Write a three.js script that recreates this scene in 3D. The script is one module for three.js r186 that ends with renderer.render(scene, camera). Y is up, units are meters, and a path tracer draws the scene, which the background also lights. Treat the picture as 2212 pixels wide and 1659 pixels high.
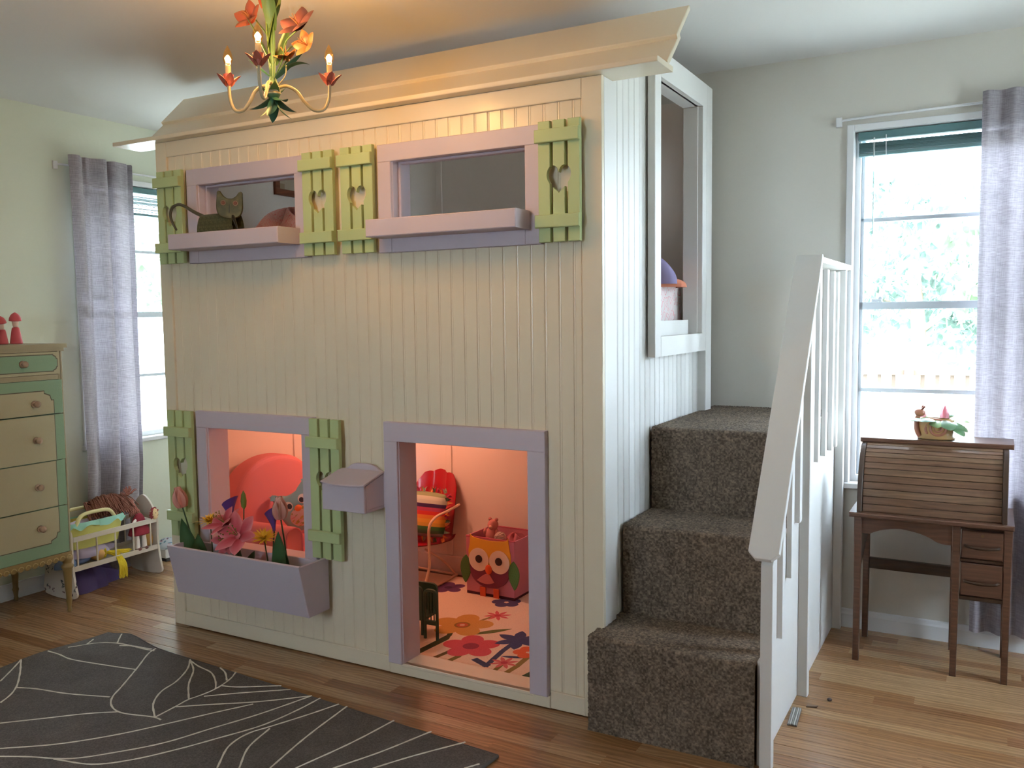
import * as THREE from 'three';
import { mergeGeometries, mergeVertices } from 'three/addons/utils/BufferGeometryUtils.js';
import { Brush, Evaluator, SUBTRACTION } from 'three-bvh-csg';

// ---------- camera, sky, exposure ----------
const W = 2212, H = 1659;
const scene = new THREE.Scene();
const camera = new THREE.PerspectiveCamera(47.397, W / H, 0.05, 200);
camera.rotation.order = 'YXZ';
camera.rotation.set(-0.077955, 0.503637, -0.012300);
camera.position.set(3.2074, 1.3649, 2.6406);
scene.add(camera);
scene.background = new THREE.Color(0.70, 0.85, 1.0);
scene.backgroundIntensity = 27;
const sun = new THREE.DirectionalLight(new THREE.Color(1, 0.96, 0.9), 22);
sun.position.set(0.6, 14, 5); sun.target.position.set(0, 0, 0); sun.castShadow = true; sun.shadow.radius = 1; Object.assign(sun.shadow.camera, { left: -18, right: 18, top: 18, bottom: -18, near: 0.5, far: 60 }); sun.shadow.mapSize.set(4096, 4096);
scene.add(sun, sun.target);
const renderer = new THREE.WebGLRenderer({ antialias: true });
renderer.toneMapping = THREE.LinearToneMapping;
renderer.toneMappingExposure = 1.0;
renderer.shadowMap.enabled = true;
const BULB_CD = 0.37, PINK_CD = 0.95;

// ---------- helpers ----------
let seed = 7;
const rnd = () => { seed |= 0; seed = seed + 0x6D2B79F5 | 0; let t = Math.imul(seed ^ seed >>> 15, 1 | seed); t = t + Math.imul(t ^ t >>> 7, 61 | t) ^ t; return ((t ^ t >>> 14) >>> 0) / 4294967296; };
const rr = (a, b) => a + (b - a) * rnd();
const PI = Math.PI;
const taken = {};
function numbered(n) { const k = taken[n] = (taken[n] ?? -1) + 1; return k ? n + '_' + String(k).padStart(3, '0') : n; }
function shade(o) { o.castShadow = o.receiveShadow = true; return o; }
function P(name, geo, mat, parent, label) { const m = shade(new THREE.Mesh(Array.isArray(geo) ? mg(geo) : geo, mat)); m.name = name; if (label) m.userData.label = label; parent.add(m); return m; }
function G(name, parent) { const g = new THREE.Group(); g.name = name; parent.add(g); return g; }
function tag(o, label, category, group) { o.userData.label = label; o.userData.category = category; if (group) o.userData.group = group; return o; }
function thing(name, label, category, [x, y, z] = [0, 0, 0], ry = 0, group) { const g = new THREE.Group(); g.name = numbered(name); g.position.set(x, y, z); g.rotation.y = ry; scene.add(g); return tag(g, label, category, group); }
function copy(o, label, [x, y, z], ry = o.rotation.y) { const c = o.clone(); c.name = numbered(o.name.replace(/_\d{3}$/, '')); c.position.set(x, y, z); c.rotation.y = ry; c.userData = { ...o.userData, label }; scene.add(c); return c; }
function S(name, geo, mat) { const m = P(name, geo, mat, scene); m.userData.kind = 'structure'; return m; }
function SG(name) { const g = G(name, scene); g.userData.kind = 'structure'; return g; }
function mg(list) {
  const l = list.map(g => { let q = g.index ? g.toNonIndexed() : g; for (const k of Object.keys(q.attributes)) if (!['position', 'normal', 'uv', 'color'].includes(k)) q.deleteAttribute(k); return q; });
  const hasC = l.some(q => q.attributes.color);
  for (const q of l) { if (!q.attributes.uv) q.setAttribute('uv', new THREE.BufferAttribute(new Float32Array(q.attributes.position.count * 2), 2)); if (hasC && !q.attributes.color) q.setAttribute('color', new THREE.BufferAttribute(new Float32Array(q.attributes.position.count * 3).fill(1), 3)); }
  return mergeGeometries(l);
}
const V2 = (x, y) => new THREE.Vector2(x, y), V3 = (x, y, z) => new THREE.Vector3(x, y, z);
// bevelled board, sized w h d, centred
function bd(w, h, d, b = 0.002) {
  b = Math.min(b, w / 4, h / 4, d / 4);
  const s = new THREE.Shape([V2(-w / 2 + b, -h / 2 + b), V2(w / 2 - b, -h / 2 + b), V2(w / 2 - b, h / 2 - b), V2(-w / 2 + b, h / 2 - b)]);
  return new THREE.ExtrudeGeometry(s, { depth: d - 2 * b, bevelEnabled: true, bevelThickness: b, bevelSize: b, bevelSegments: 1, steps: 1 }).translate(0, 0, -d / 2 + b);
}
// board between two corners
function bx(x0, x1, y0, y1, z0, z1, b) { return bd(Math.abs(x1 - x0), Math.abs(y1 - y0), Math.abs(z1 - z0), b).translate((x0 + x1) / 2, (y0 + y1) / 2, (z0 + z1) / 2); }
// the same with the grain up the long (y) side
function bv(x0, x1, y0, y1, z0, z1, b) { return bd(Math.abs(y1 - y0), Math.abs(x1 - x0), Math.abs(z1 - z0), b).rotateZ(PI / 2).translate((x0 + x1) / 2, (y0 + y1) / 2, (z0 + z1) / 2); }
function ext(pts, depth, b = 0.0015, holes = []) {
  const s = pts instanceof THREE.Shape ? pts : new THREE.Shape(pts.map(p => V2(p[0], p[1])));
  for (const h of holes) s.holes.push(new THREE.Path(h.map(p => V2(p[0], p[1]))));
  return new THREE.ExtrudeGeometry(s, { depth: depth - 2 * b, bevelEnabled: b > 0, bevelThickness: b, bevelSize: b, bevelOffset: -b, bevelSegments: 1, curveSegments: 16 }).translate(0, 0, b);
}
function tube(pts, r, seg = 24, rad = 8, taper) {
  const c = new THREE.CatmullRomCurve3(pts.map(p => V3(...p)));
  const g = new THREE.TubeGeometry(c, seg, r, rad, false);
  if (taper) { const p = g.attributes.position, n = g.attributes.normal; for (let i = 0; i < p.count; i++) { const t = Math.floor(i / (rad + 1)) / seg, k = r * (taper(t) - 1); p.setXYZ(i, p.getX(i) + n.getX(i) * k, p.getY(i) + n.getY(i) * k, p.getZ(i) + n.getZ(i) * k); } }
  const e = [];
  for (const t of [0, 1]) { const q = c.getPoint(t), k = taper ? taper(t) : 1; if (k > 0.05) e.push(new THREE.SphereGeometry(r * k, rad, 6).translate(q.x, q.y, q.z)); }
  return mg([g, ...e]);
}
function lathe(pts, seg = 24) { return new THREE.LatheGeometry(pts.map(p => V2(p[0], p[1])), seg); }
function ball(r, x, y, z, sx = 1, sy = 1, sz = 1, s = 20) { return new THREE.SphereGeometry(r, s, Math.ceil(s * 0.7)).scale(sx, sy, sz).translate(x, y, z); }
// surface f(u,v) -> [x,y,z]
function surf(f, nu, nv, closeV = false) {
  const pos = [], uv = [], idx = [];
  for (let i = 0; i <= nu; i++) for (let j = 0; j <= nv; j++) { const p = f(i / nu, j / nv); pos.push(p[0], p[1], p[2]); uv.push(p[3] ?? i / nu, p[4] ?? j / nv); }
  for (let i = 0; i < nu; i++) for (let j = 0; j < nv; j++) { const a = i * (nv + 1) + j, b = a + 1, c = a + nv + 1, d = c + 1; idx.push(a, c, b, b, c, d); }
  const g = new THREE.BufferGeometry();
  g.setAttribute('position', new THREE.Float32BufferAttribute(pos, 3)); g.setAttribute('uv', new THREE.Float32BufferAttribute(uv, 2)); g.setIndex(idx); g.computeVertexNormals(); return g;
}
// cushion: superellipse outline, puffed
function cushion(w, h, t, n = 28, sq = 0.35) {
  const f = s => surf((u, v) => { const a = u * 2 - 1, b = v * 2 - 1; const e = Math.pow(Math.max(0, (1 - a ** 4) * (1 - b ** 4)), 0.5); const k = 1 - sq * 0.25 * (a * a * b * b); return [a * w / 2 * k, b * h / 2 * k, s * t / 2 * e, u, v]; }, n, n);
  const b = f(-1); const ix = b.index.array; for (let i = 0; i < ix.length; i += 3) { const q = ix[i]; ix[i] = ix[i + 1]; ix[i + 1] = q; } b.computeVertexNormals();
  return mg([f(1), b]);
}
// leaf or petal along +y, bending towards +z
function leaf(len, wid, bend = 0.3, cup = 0.2, n = 10, base = 0.15) {
  return surf((u, v) => { const s = v * 2 - 1, t = u; const prof = Math.pow(Math.sin(PI * Math.min(1, base + (1 - base) * t) ** 0.85), 0.8); const ww = wid / 2 * Math.max(0.02, prof); const a = bend * t; const y = bend ? len * Math.sin(a) / bend : len * t, z = bend ? len * (1 - Math.cos(a)) / bend : 0; return [s * ww, y, z + cup * ww * s * s, v, u]; }, n, 6);
}
function bloom(n, len, wid, open, bend, cup, yaw0 = 0) { const o = []; for (let i = 0; i < n; i++) o.push(leaf(len, wid, bend, cup).rotateX(open).rotateY(yaw0 + i * 2 * PI / n)); return o; }

// ---------- textures ----------
function hash(x, y, s = 0) { let h = Math.imul(x, 374761393) + Math.imul(y, 668265263) + Math.imul(s, 974634777) | 0; h = Math.imul(h ^ h >>> 13, 1274126177); return ((h ^ h >>> 16) >>> 0) / 4294967296; }
function vn(x, y, px, py, s = 0) { const xi = Math.floor(x), yi = Math.floor(y), fx = x - xi, fy = y - yi, m = (a, p) => ((a % p) + p) % p; const u = fx * fx * (3 - 2 * fx), v = fy * fy * (3 - 2 * fy); const A = hash(m(xi, px), m(yi, py), s), B = hash(m(xi + 1, px), m(yi, py), s), C = hash(m(xi, px), m(yi + 1, py), s), D = hash(m(xi + 1, px), m(yi + 1, py), s); return (A + (B - A) * u) * (1 - v) + (C + (D - C) * u) * v; }
function fb(x, y, px, py, s, o = 4) { let a = 0, w = 0.5, t = 0; for (let i = 0; i < o; i++) { a += w * vn(x * 2 ** i, y * 2 ** i, px * 2 ** i, py * 2 ** i, s + i); t += w; w *= 0.5; } return a / t; }
function dtex(w, h, fn, rep = [1, 1], srgb = true) {
  const d = new Uint8Array(w * h * 4);
  for (let j = 0; j < h; j++) for (let i = 0; i < w; i++) { const c = fn(i / w, j / h), k = (j * w + i) * 4; for (let q = 0; q < 3; q++) d[k + q] = Math.max(0, Math.min(255, (Array.isArray(c) ? c[q] : c) * 255)); d[k + 3] = 255; }
  const t = new THREE.DataTexture(d, w, h); t.wrapS = t.wrapT = THREE.RepeatWrapping; t.magFilter = THREE.LinearFilter; t.minFilter = THREE.LinearMipmapLinearFilter; t.generateMipmaps = true; if (srgb) t.colorSpace = THREE.SRGBColorSpace; t.repeat.set(...rep); t.needsUpdate = true; return t;
}
const oakTex = dtex(1024, 512, (u, v) => { const w = fb(u * 4, v * 6, 4, 6, 3, 3); const g = fb(u * 6, v * 90 + w * 6, 6, 90, 11, 3), p = vn(u * 24, v * 220, 24, 220, 31), r = 0.5 + 0.5 * Math.sin((v * 26 + w * 3.2 + 0.7 * fb(u * 3, v * 4, 3, 4, 57, 3)) * 2 * PI); const k = 0.74 + 0.2 * g + 0.1 * r * r - (p > 0.8 ? 0.16 * (p - 0.8) * 5 : 0); return [k, k * 0.965, k * 0.915]; }, [1 / 1.2, 1 / 0.5]);
const plasterBump = dtex(512, 512, (u, v) => 0.5 + 0.5 * (fb(u * 60, v * 60, 60, 60, 5, 3) - 0.5), [1, 1], false);
const fineBump = dtex(256, 256, (u, v) => fb(u * 80, v * 80, 80, 80, 9, 2), [4, 4], false);
const carpetTex = dtex(512, 512, (u, v) => { const a = fb(u * 110, v * 110, 110, 110, 2, 2), b = fb(u * 9, v * 9, 9, 9, 4, 3); const k = 0.62 + 0.55 * (a - 0.5) + 0.16 * (b - 0.5); return [k * 1.0, k * 0.95, k * 0.90]; }, [1 / 0.6, 1 / 0.6]);
const rugGrey = dtex(512, 512, (u, v) => { const a = fb(u * 140, v * 140, 140, 140, 2, 2), b = fb(u * 7, v * 7, 7, 7, 4, 4), s = hash(Math.floor(u * 512), Math.floor(v * 512), 3) > 0.9985 ? 0.25 : 0; const k = 0.55 + 0.26 * (a - 0.5) + 0.12 * (b - 0.5) + s; return [k, k * 0.97, k * 0.94]; });
const linenTex = dtex(512, 512, (u, v) => { const a = vn(u * 6, v * 110, 6, 110, 2), b = vn(u * 110, v * 8, 160, 8, 5), s = vn(u * 14, v * 190, 14, 190, 8); const k = 0.82 + 0.16 * (a - 0.5) + 0.1 * (b - 0.5) - (s > 0.84 ? 0.09 : 0); return [k, k * 0.985, k * 1.01]; }, [1 / 0.16, 1 / 0.16]);
const quiltTex = dtex(512, 512, (u, v) => { const w = fb(u * 5, v * 5, 5, 5, 4, 3), q = Math.abs(Math.sin((u * 5 + w * 2.4) * 2 * PI) * Math.sin((v * 5 + w * 2.1) * 2 * PI)); const l = Math.abs(q - 0.45) < 0.06 + 0.05 * vn(u * 30, v * 30, 30, 30, 6) ? 1 : 0; return [0.93, 0.89 - 0.26 * l, 0.88 - 0.22 * l]; }, [1 / 0.5, 1 / 0.5]);
function cvs(w, h, draw) { const c = document.createElement('canvas'); c.width = w; c.height = h; draw(c.getContext('2d'), w, h); const t = new THREE.CanvasTexture(c); t.colorSpace = THREE.SRGBColorSpace; t.wrapS = t.wrapT = THREE.RepeatWrapping; return t; }

// ---------- materials ----------
const std = (color, roughness = 0.6, o = {}) => new THREE.MeshStandardMaterial({ color, roughness, ...o });
const phy = (color, roughness, o = {}) => new THREE.MeshPhysicalMaterial({ color, roughness, ...o });
const bump = { bumpMap: fineBump, bumpScale: 0.0004 };
const M = {
  wall: std('#d9d5cb', 0.85, { bumpMap: plasterBump, bumpScale: 0.0006 }), wallLeft: std('#d8dcca', 0.85, { bumpMap: plasterBump, bumpScale: 0.0006 }),  // wallLeft has the greenish light off the foliage mixed into its colour
  ceil: std('#d9d8d4', 0.9, { bumpMap: plasterBump, bumpScale: 0.0006 }), white: std('#e9e8e4', 0.42), trim: std('#e6e7e8', 0.5),
  cream: std('#e8dcc2', 0.27), lav: std('#ccbfc8', 0.5), green: std('#bccb92', 0.5), inner: std('#ece4da', 0.6),
  alu: std('#c6ced4', 0.5), glass: phy('#ffffff', 0, { transmission: 1, thickness: 0, ior: 1.45 }),
  linen: phy('#c5bfc2', 0.95, { map: linenTex, transmission: 0.17, thickness: 0, side: THREE.DoubleSide }),
  carpet: std('#b3a697', 0.95, { map: carpetTex }), desk: std('#68493a', 0.33, { map: oakTex }), deskDark: std('#46301f', 0.42, { map: oakTex }),
};
M.oaks = ['#a9825f', '#a07853', '#b28f6c', '#956c4b', '#a57f5d', '#b99875'].map(c => std(c, 0.24, { map: oakTex, bumpMap: oakTex, bumpScale: 0.0003 }));

// ---------- the room ----------
const X0 = -1.01, X1 = 4.3, ZB = -1.311, ZF = 3.7, CH = 2.44, T = 0.14;
const floor = S('floor', bx(X0 - T, X1 + T, -0.16, -0.004, ZB - T, ZF + T, 0.001), M.oaks[0]);
const visible = (x0, x1, z) => (z > -0.02 ? true : (x0 < 0.03 || x1 > 2.58));
{
  const pw = 0.0635; let row = 0;
  const cache = {};
  for (let z = ZB; z < 0.78; z += pw, row++) {
    let x = X0 - rr(0, 0.5);
    const xe = z > -0.02 ? (z > 0.45 ? 3.5 : 3.75) : 3.75;
    while (x < xe) {
      const L = [0.42, 0.6, 0.78, 0.95][Math.floor(rnd() * 4)];
      let a = Math.max(x, X0), b = x + L; x += L;
      if (z < -0.02) { if (a >= 0.03 && b <= 2.58) continue; if (a < 0.03 && b > 0.03) b = 0.1; if (a < 2.58 && a > 0.03) a = 2.55; }
      else if (z > 0.45 && b < 1.8 && a > 0.1) continue;
      if (b - a < 0.06) continue;
      const g = bd(b - a, 0.016, pw - 0.0012, 0.0011), uv = g.attributes.uv, ou = rnd() * 3, ov = rnd();
      for (let i = 0; i < uv.count; i++) uv.setXY(i, uv.getX(i) + ou, uv.getY(i) + ov);
      P('plank', g.translate((a + b) / 2, -0.008, z + pw / 2), M.oaks[Math.floor(rnd() * M.oaks.length)], floor);
    }
  }
}
S('ceiling', bx(X0 - T, X1 + T, CH, CH + 0.15, ZB - T, ZF + T, 0.001), M.ceil);
const EW = { a: -0.80, b: -0.30, y0: 0.64, y1: 2.115 }; // unseen window added on the right, outside the frame, for fill light
S('wall_right', ext([[-ZF, 0], [-ZB, 0], [-ZB, CH], [-ZF, CH]], T, 0, [[[-EW.b, EW.y0], [-EW.b, EW.y1], [-EW.a, EW.y1], [-EW.a, EW.y0]]]).rotateY(PI / 2).translate(X1, 0, 0), M.wall);
const FW = { a: 1.15, b: 1.70, y0: 0.95, y1: 2.0 }; // unseen window added behind the camera to brighten the room
S('wall_front', ext([[X0 - T, 0], [X1 + T, 0], [X1 + T, CH], [X0 - T, CH]], T, 0, [[[FW.a, FW.y0], [FW.a, FW.y1], [FW.b, FW.y1], [FW.b, FW.y0]]]).translate(0, 0, ZF), M.wall);
// back wall with window opening
const RW = { a: 2.672, b: 3.60, y0: 0.635, y1: 2.115 };
S('wall_back', ext([[X0 - T, 0], [X1 + T, 0], [X1 + T, CH], [X0 - T, CH]], T, 0, [[[RW.a, RW.y0], [RW.a, RW.y1], [RW.b, RW.y1], [RW.b, RW.y0]]]).translate(0, 0, ZB - T), M.wall);
const LW = { a: 0.32, b: 1.22, y0: 0.705, y1: 2.115 }; // along -z
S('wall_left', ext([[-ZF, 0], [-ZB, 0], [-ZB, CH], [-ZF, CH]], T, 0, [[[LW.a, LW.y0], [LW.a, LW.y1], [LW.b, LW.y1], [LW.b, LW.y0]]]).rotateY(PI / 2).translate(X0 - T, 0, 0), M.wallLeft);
// baseboards
const baseProfile = len => ext([[0, 0], [0.016, 0], [0.016, 0.058], [0.012, 0.066], [0.009, 0.076], [0.004, 0.08], [0, 0.08]], len, 0);
S('baseboard_back', baseProfile(1.66).rotateY(-PI / 2).translate(X1, 0, ZB), M.trim);
S('baseboard_left', [bx(X0, X0 + 0.014, 0, 0.08, ZB, ZF, 0.003)], M.trim);

// windows: built in a local frame, x along the wall, z towards the room, opening 0..w by y0..y1
function makeWindow(name, w, y0, y1, rails) {
  const g = SG(name);
  const fr = 0.028;
  P('window_frame', [bx(0, fr, y0, y1, -0.1, -0.03), bx(w - fr, w, y0, y1, -0.1, -0.03), bx(fr, w - fr, y1 - fr, y1, -0.1, -0.03), bx(fr, w - fr, y0, y0 + fr, -0.1, -0.03)], M.trim, g);
  P('window_casing', [bx(-0.024, 0.004, y0 - 0.01, y1 + 0.024, -0.004, 0.012), bx(w - 0.004, w + 0.024, y0 - 0.01, y1 + 0.024, -0.004, 0.012), bx(0.004, w - 0.004, y1 - 0.004, y1 + 0.024, -0.004, 0.012)], M.trim, g);
  P('window_sill', bx(-0.035, w + 0.035, y0 - 0.026, y0, -0.03, 0.024, 0.004), M.trim, g);
  P('window_jamb', [bx(0, 0.006, y0, y1, -0.03, 0), bx(w - 0.006, w, y0, y1, -0.03, 0), bx(0.006, w - 0.006, y1 - 0.006, y1, -0.03, 0)], M.trim, g);
  const ys = [y0 + fr, ...rails.map(r => r[0]), y1 - fr];
  for (const [y, t] of rails) P('sash_rail', bx(fr, w - fr, y - t / 2, y + t / 2, -0.075, -0.05), M.alu, g);
  P('sash_stile', [bx(fr, fr + 0.014, y0 + fr, y1 - fr, -0.075, -0.05), bx(w - fr - 0.014, w - fr, y0 + fr, y1 - fr, -0.075, -0.05)], M.alu, g);
  for (let i = 0; i + 1 < ys.length; i++) P('pane', bx(fr, w - fr, ys[i], ys[i + 1], -0.066, -0.062, 0), M.glass, g);
  P('sash_latch', [bx(fr + 0.05, fr + 0.09, rails[1][0] + rails[1][1] / 2, rails[1][0] + rails[1][1] / 2 + 0.012, -0.052, -0.035), ball(0.009, fr + 0.085, rails[1][0] + rails[1][1] / 2 + 0.016, -0.04)], M.alu, g);
  return g;
}
const win1 = makeWindow('window_1', RW.b - RW.a, RW.y0, RW.y1, [[1.748, 0.018], [1.388, 0.032], [1.030, 0.018]]); win1.position.set(RW.a, 0, ZB);
const win2 = makeWindow('window_2', LW.b - LW.a, LW.y0, LW.y1, [[1.752, 0.016], [1.397, 0.032], [1.05, 0.016]]); win2.rotation.y = PI / 2; win2.position.set(X0, 0, -LW.a);

const addedWin3 = makeWindow('added_window_3', EW.b - EW.a, EW.y0, EW.y1, [[1.748, 0.018], [1.388, 0.032], [1.030, 0.018]]); addedWin3.rotation.y = -PI / 2; addedWin3.position.set(X1, 0, EW.a);  // added out of view to let in more daylight from the right

const addedWin4 = makeWindow('added_window_4', FW.b - FW.a, FW.y0, FW.y1, [[1.65, 0.016], [1.4, 0.03]]); addedWin4.rotation.y = PI; addedWin4.position.set(FW.b, 0, ZF);  // added out of view as front fill

// blinds
function makeBlind(w, top, bot, label) {
  const t = thing('venetian_blind', label, 'blind');
  const m = std('#5c7f82', 0.5), m2 = std('#6f9092', 0.5);
  P('headrail', bx(0.012, w - 0.012, top - 0.032, top, -0.028, 0.006), m, t);
  const n = 15, y1 = top - 0.042;
  for (let i = 0; i < n; i++) { const y = bot + 0.016 + (y1 - bot - 0.016) * (i + 0.5) / n; P('slat', bd(w - 0.03, 0.0016, 0.026, 0.0004).rotateX(rr(-0.12, 0.12)).translate(w / 2, y, -0.011 + rr(-0.001, 0.001)), i % 2 ? m : m2, t); }
  P('bottom_rail', bx(0.015, w - 0.015, bot, bot + 0.014, -0.025, 0.003), m2, t);
  for (const x of [0.12, w - 0.12]) P('cord', tube([[x, top - 0.02, 0.009], [x, (top + bot) / 2, 0.01], [x + 0.001, bot, 0.009]], 0.0016, 8, 5), M.trim, t);
  P('wand', tube([[0.075, top - 0.03, 0.012], [0.076, top - 0.3, 0.014], [0.076, top - 0.42, 0.013]], 0.0035, 10, 6), phy('#dfe6e6', 0.2, { transmission: 0.5, thickness: 0 }), t);
  return t;
}
makeBlind(RW.b - RW.a - 0.014, 2.106, 2.006, 'raised venetian blind across the top of the window behind the roll-top desk').position.set(RW.a + 0.007, 0, ZB - 0.001);
const bl2 = makeBlind(LW.b - LW.a - 0.014, 2.106, 1.95, 'raised venetian blind at the window left of the playhouse, behind the curtain'); bl2.position.set(X0 - 0.001, 0, -LW.a - 0.007); bl2.rotation.y = PI / 2;

// curtain rods and curtains
function makeRod(w, label) { const t = thing('curtain_rod', label, 'curtain rod'); P('rod', [tube([[-0.03, 2.158, 0.0], [-0.03, 2.158, 0.008], [-0.022, 2.16, 0.012], [0.02, 2.162, 0.013], [w, 2.178, 0.013]], 0.0055, 40, 6)], M.trim, t); P('bracket', bx(-0.042, -0.018, 2.135, 2.175, 0.0, 0.012), M.trim, t); return t; }
makeRod(1.1, 'thin white curtain rod over the window behind the desk').position.set(2.645, 0, ZB);
const rod2 = makeRod(1.0, 'thin white curtain rod over the window beside the dresser'); rod2.position.set(X0, 0.004, -0.24); rod2.rotation.y = PI / 2;
function makeCurtain(label, w, top, bot, folds, f) {
  const t = thing('curtain', label, 'curtain', [0, 0, 0], 0);
  P('fabric', surf((u, v) => { const x = u, y = top + (bot - top) * v; const q = f(u, v); return [q[0], y, q[1], u * w * 1.6, y]; }, folds, 60), M.linen, t);
  P('heading', surf((u, v) => { const y = top + 0.004 - 0.055 * v; const q = f(u, v * 0.02); return [q[0], y, q[1] + 0.003, u * w * 1.6, y]; }, folds, 4), M.linen, t);
  return t;
}
const cu1 = makeCurtain('lavender linen curtain hanging behind the roll-top desk', 0.55, 2.2, 0.075, 120, (u, v) => { const a = 0.010 + 0.007 * Math.min(1, v * 3); return [3.145 + 0.006 * v + 0.56 * u, ZB + 0.05 + a * Math.sin(u * 2 * PI * 6.3 + 0.5 * Math.sin(v * 3)) + 0.003 * Math.sin(u * 41)]; });
const cu2 = makeCurtain('grey-lavender curtain hanging beside the green dresser', 0.4, 2.2, 0.012, 120, (u, v) => { const k = 0.5 + 0.5 * Math.min(1, v * 2.5), ph = u * 2 * PI * 3.0 + 0.35 * Math.sin(u * 9 + v * 2.2); const bk = Math.min(1, Math.max(0, (v - 0.74) / 0.14)); return [X0 + 0.098 - 0.03 * bk + (0.036 - 0.014 * bk) * k * Math.sin(ph) + 0.012 * Math.sin(u * 31 + v), -0.235 - 0.375 * (u * (1 - 0.06 * v) + 0.06 * v * 0.4) + 0.012 * Math.cos(ph)]; });

// ---------- the playhouse loft ----------
const ph = thing('playhouse_loft', 'white beadboard playhouse bunk with lavender window frames and green heart shutters', 'playhouse');
const HX = 2.091, FT = 2.127;
const open = [[0.262, 0.797, 1.672, 1.930], [1.267, 1.815, 1.672, 1.934], [0.262, 0.793, 0.385, 0.905], [1.268, 1.812, 0.045, 0.904]];
// beadboard planks
function plankAt(w, segs) {
  const d = 0.009, g = 0.0024, bw = 0.008;
  const prof = [[0, 0], [w - bw - 0.002, 0], [w - bw, g], [w - bw + 0.0013, 0.0005], [w - bw / 2, 0], [w - 0.0013, 0.0005], [w, g], [w, d], [0, d]];
  return mg(segs.map(([a, b]) => ext(prof, b - a, 0).rotateX(-PI / 2).translate(0, a, 0)));
}
{
  const pitch = 0.0535, n = Math.ceil(1.96 / pitch);
  for (let i = 0; i < n; i++) {
    const x = 0.066 + i * pitch, xc = Math.min(x + pitch, 2.022);
    let segs = [[0.05, 2.075]];
    for (const [a, b, c, e] of open) if (xc > a - 0.004 && x < b + 0.004) segs = segs.flatMap(([p, q]) => (c > q || e < p) ? [[p, q]] : [[p, c - 0.004], [e + 0.004, q]].filter(s => s[1] - s[0] > 0.01));
    for (const sg of segs) P('beadboard_plank', plankAt(xc - x, [sg]).translate(x, 0, -0.01), M.cream, ph);
  }
  // side wall planks, facing +x
  for (let i = 0, z = -0.11; z > -1.09; i++, z -= pitch) {
    const z2 = Math.max(z - pitch, -1.092);
    const segs = z > -0.47 && z2 > -0.50 ? [[0.0, Math.min(2.3, 2.118 + (-z - 0.062) * 0.95)]] : [[0.9, 1.275]];
    P('beadboard_plank', plankAt(z - z2, segs).rotateY(PI / 2).translate(HX - 0.012, 0, z), M.white, ph);
  }
}
// frame boards
P('corner_board', bv(0, 0.067, 0, FT, -0.02, 0), M.cream, ph); P('corner_board', bv(2.02, HX, 0, FT, -0.02, 0), M.cream, ph);
P('frieze_board', bx(0.067, 2.02, 2.063, FT, -0.02, 0), M.cream, ph);
P('base_rail', [bx(0.067, 1.20, 0, 0.062, -0.02, 0), bx(1.89, 2.02, 0, 0.062, -0.02, 0), bx(1.20, 1.89, 0, 0.045, -0.02, 0.002)], M.cream, ph);
P('corner_board', bv(HX - 0.02, HX, 0, 2.126, -0.113, -0.0205), M.white, ph);
// front wall inner skin
const rect = ([a, b, c, e]) => [[a, c], [a, e], [b, e], [b, c]];
P('inner_wall', ext([[0.02, 0.02], [2.07, 0.02], [2.07, 2.12], [0.02, 2.12]], 0.015, 0, open.map(([a, b, c, e]) => rect([a - 0.008, b + 0.008, c - 0.008, e + 0.008]))).translate(0, 0, -0.105), M.inner, ph);
// jambs and casings
open.forEach(([a, b, c, e], i) => {
  const door = i === 3, up = i < 2;
  const j = 0.012;
  for (const q of [bx(a - j, a, c, e, -0.107, 0.004), bx(b, b + j, c, e, -0.107, 0.004), bx(a - j, b + j, e, e + j, -0.107, 0.004)]) P(door ? 'door_jamb' : 'window_jamb', q, M.lav, ph);
  P(door ? 'door_sill' : 'window_sill', bx(a - j, b + j, c - j, c, -0.107, 0.004), door ? M.cream : M.lav, ph);
  if (up) P('window_stop', [bx(a, a + 0.01, c, e, -0.05, -0.03), bx(a + 0.01, b - 0.01, e - 0.01, e, -0.05, -0.03), bx(b - 0.01, b, c, e, -0.05, -0.03)], M.lav, ph);
  const cw = up ? 0.066 : 0.068, top = up ? 1.994 : 0.973, bot = door ? 0.044 : up ? 1.602 : 0.33, A = a - cw + 0.004, B = b + cw - 0.004 + (door ? 0.008 : up ? 0 : 0.0), z0 = -0.012, z1 = 0.014, n = door ? 'door_casing' : 'window_casing';
  P(n, bx(A, B, e - 0.003, top, z0, z1), M.lav, ph);
  P(n, bv(A, a - 0.003, bot, e - 0.003, z0, z1), M.lav, ph); P(n, bv(b + 0.003, B, bot, e - 0.003, z0, z1), M.lav, ph);
  if (!door) P(n, bx(a - 0.003, b + 0.003, bot, c + 0.003, z0, z1), M.lav, ph);
});
// ledges under the upper windows
for (const [a, b, d] of [[0.222, 0.826, 0.14], [1.222, 1.836, 0.115]]) P('window_ledge', [bx(a, b, 1.652, 1.714, 0.012, d, 0.003)], M.lav, ph);
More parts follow.
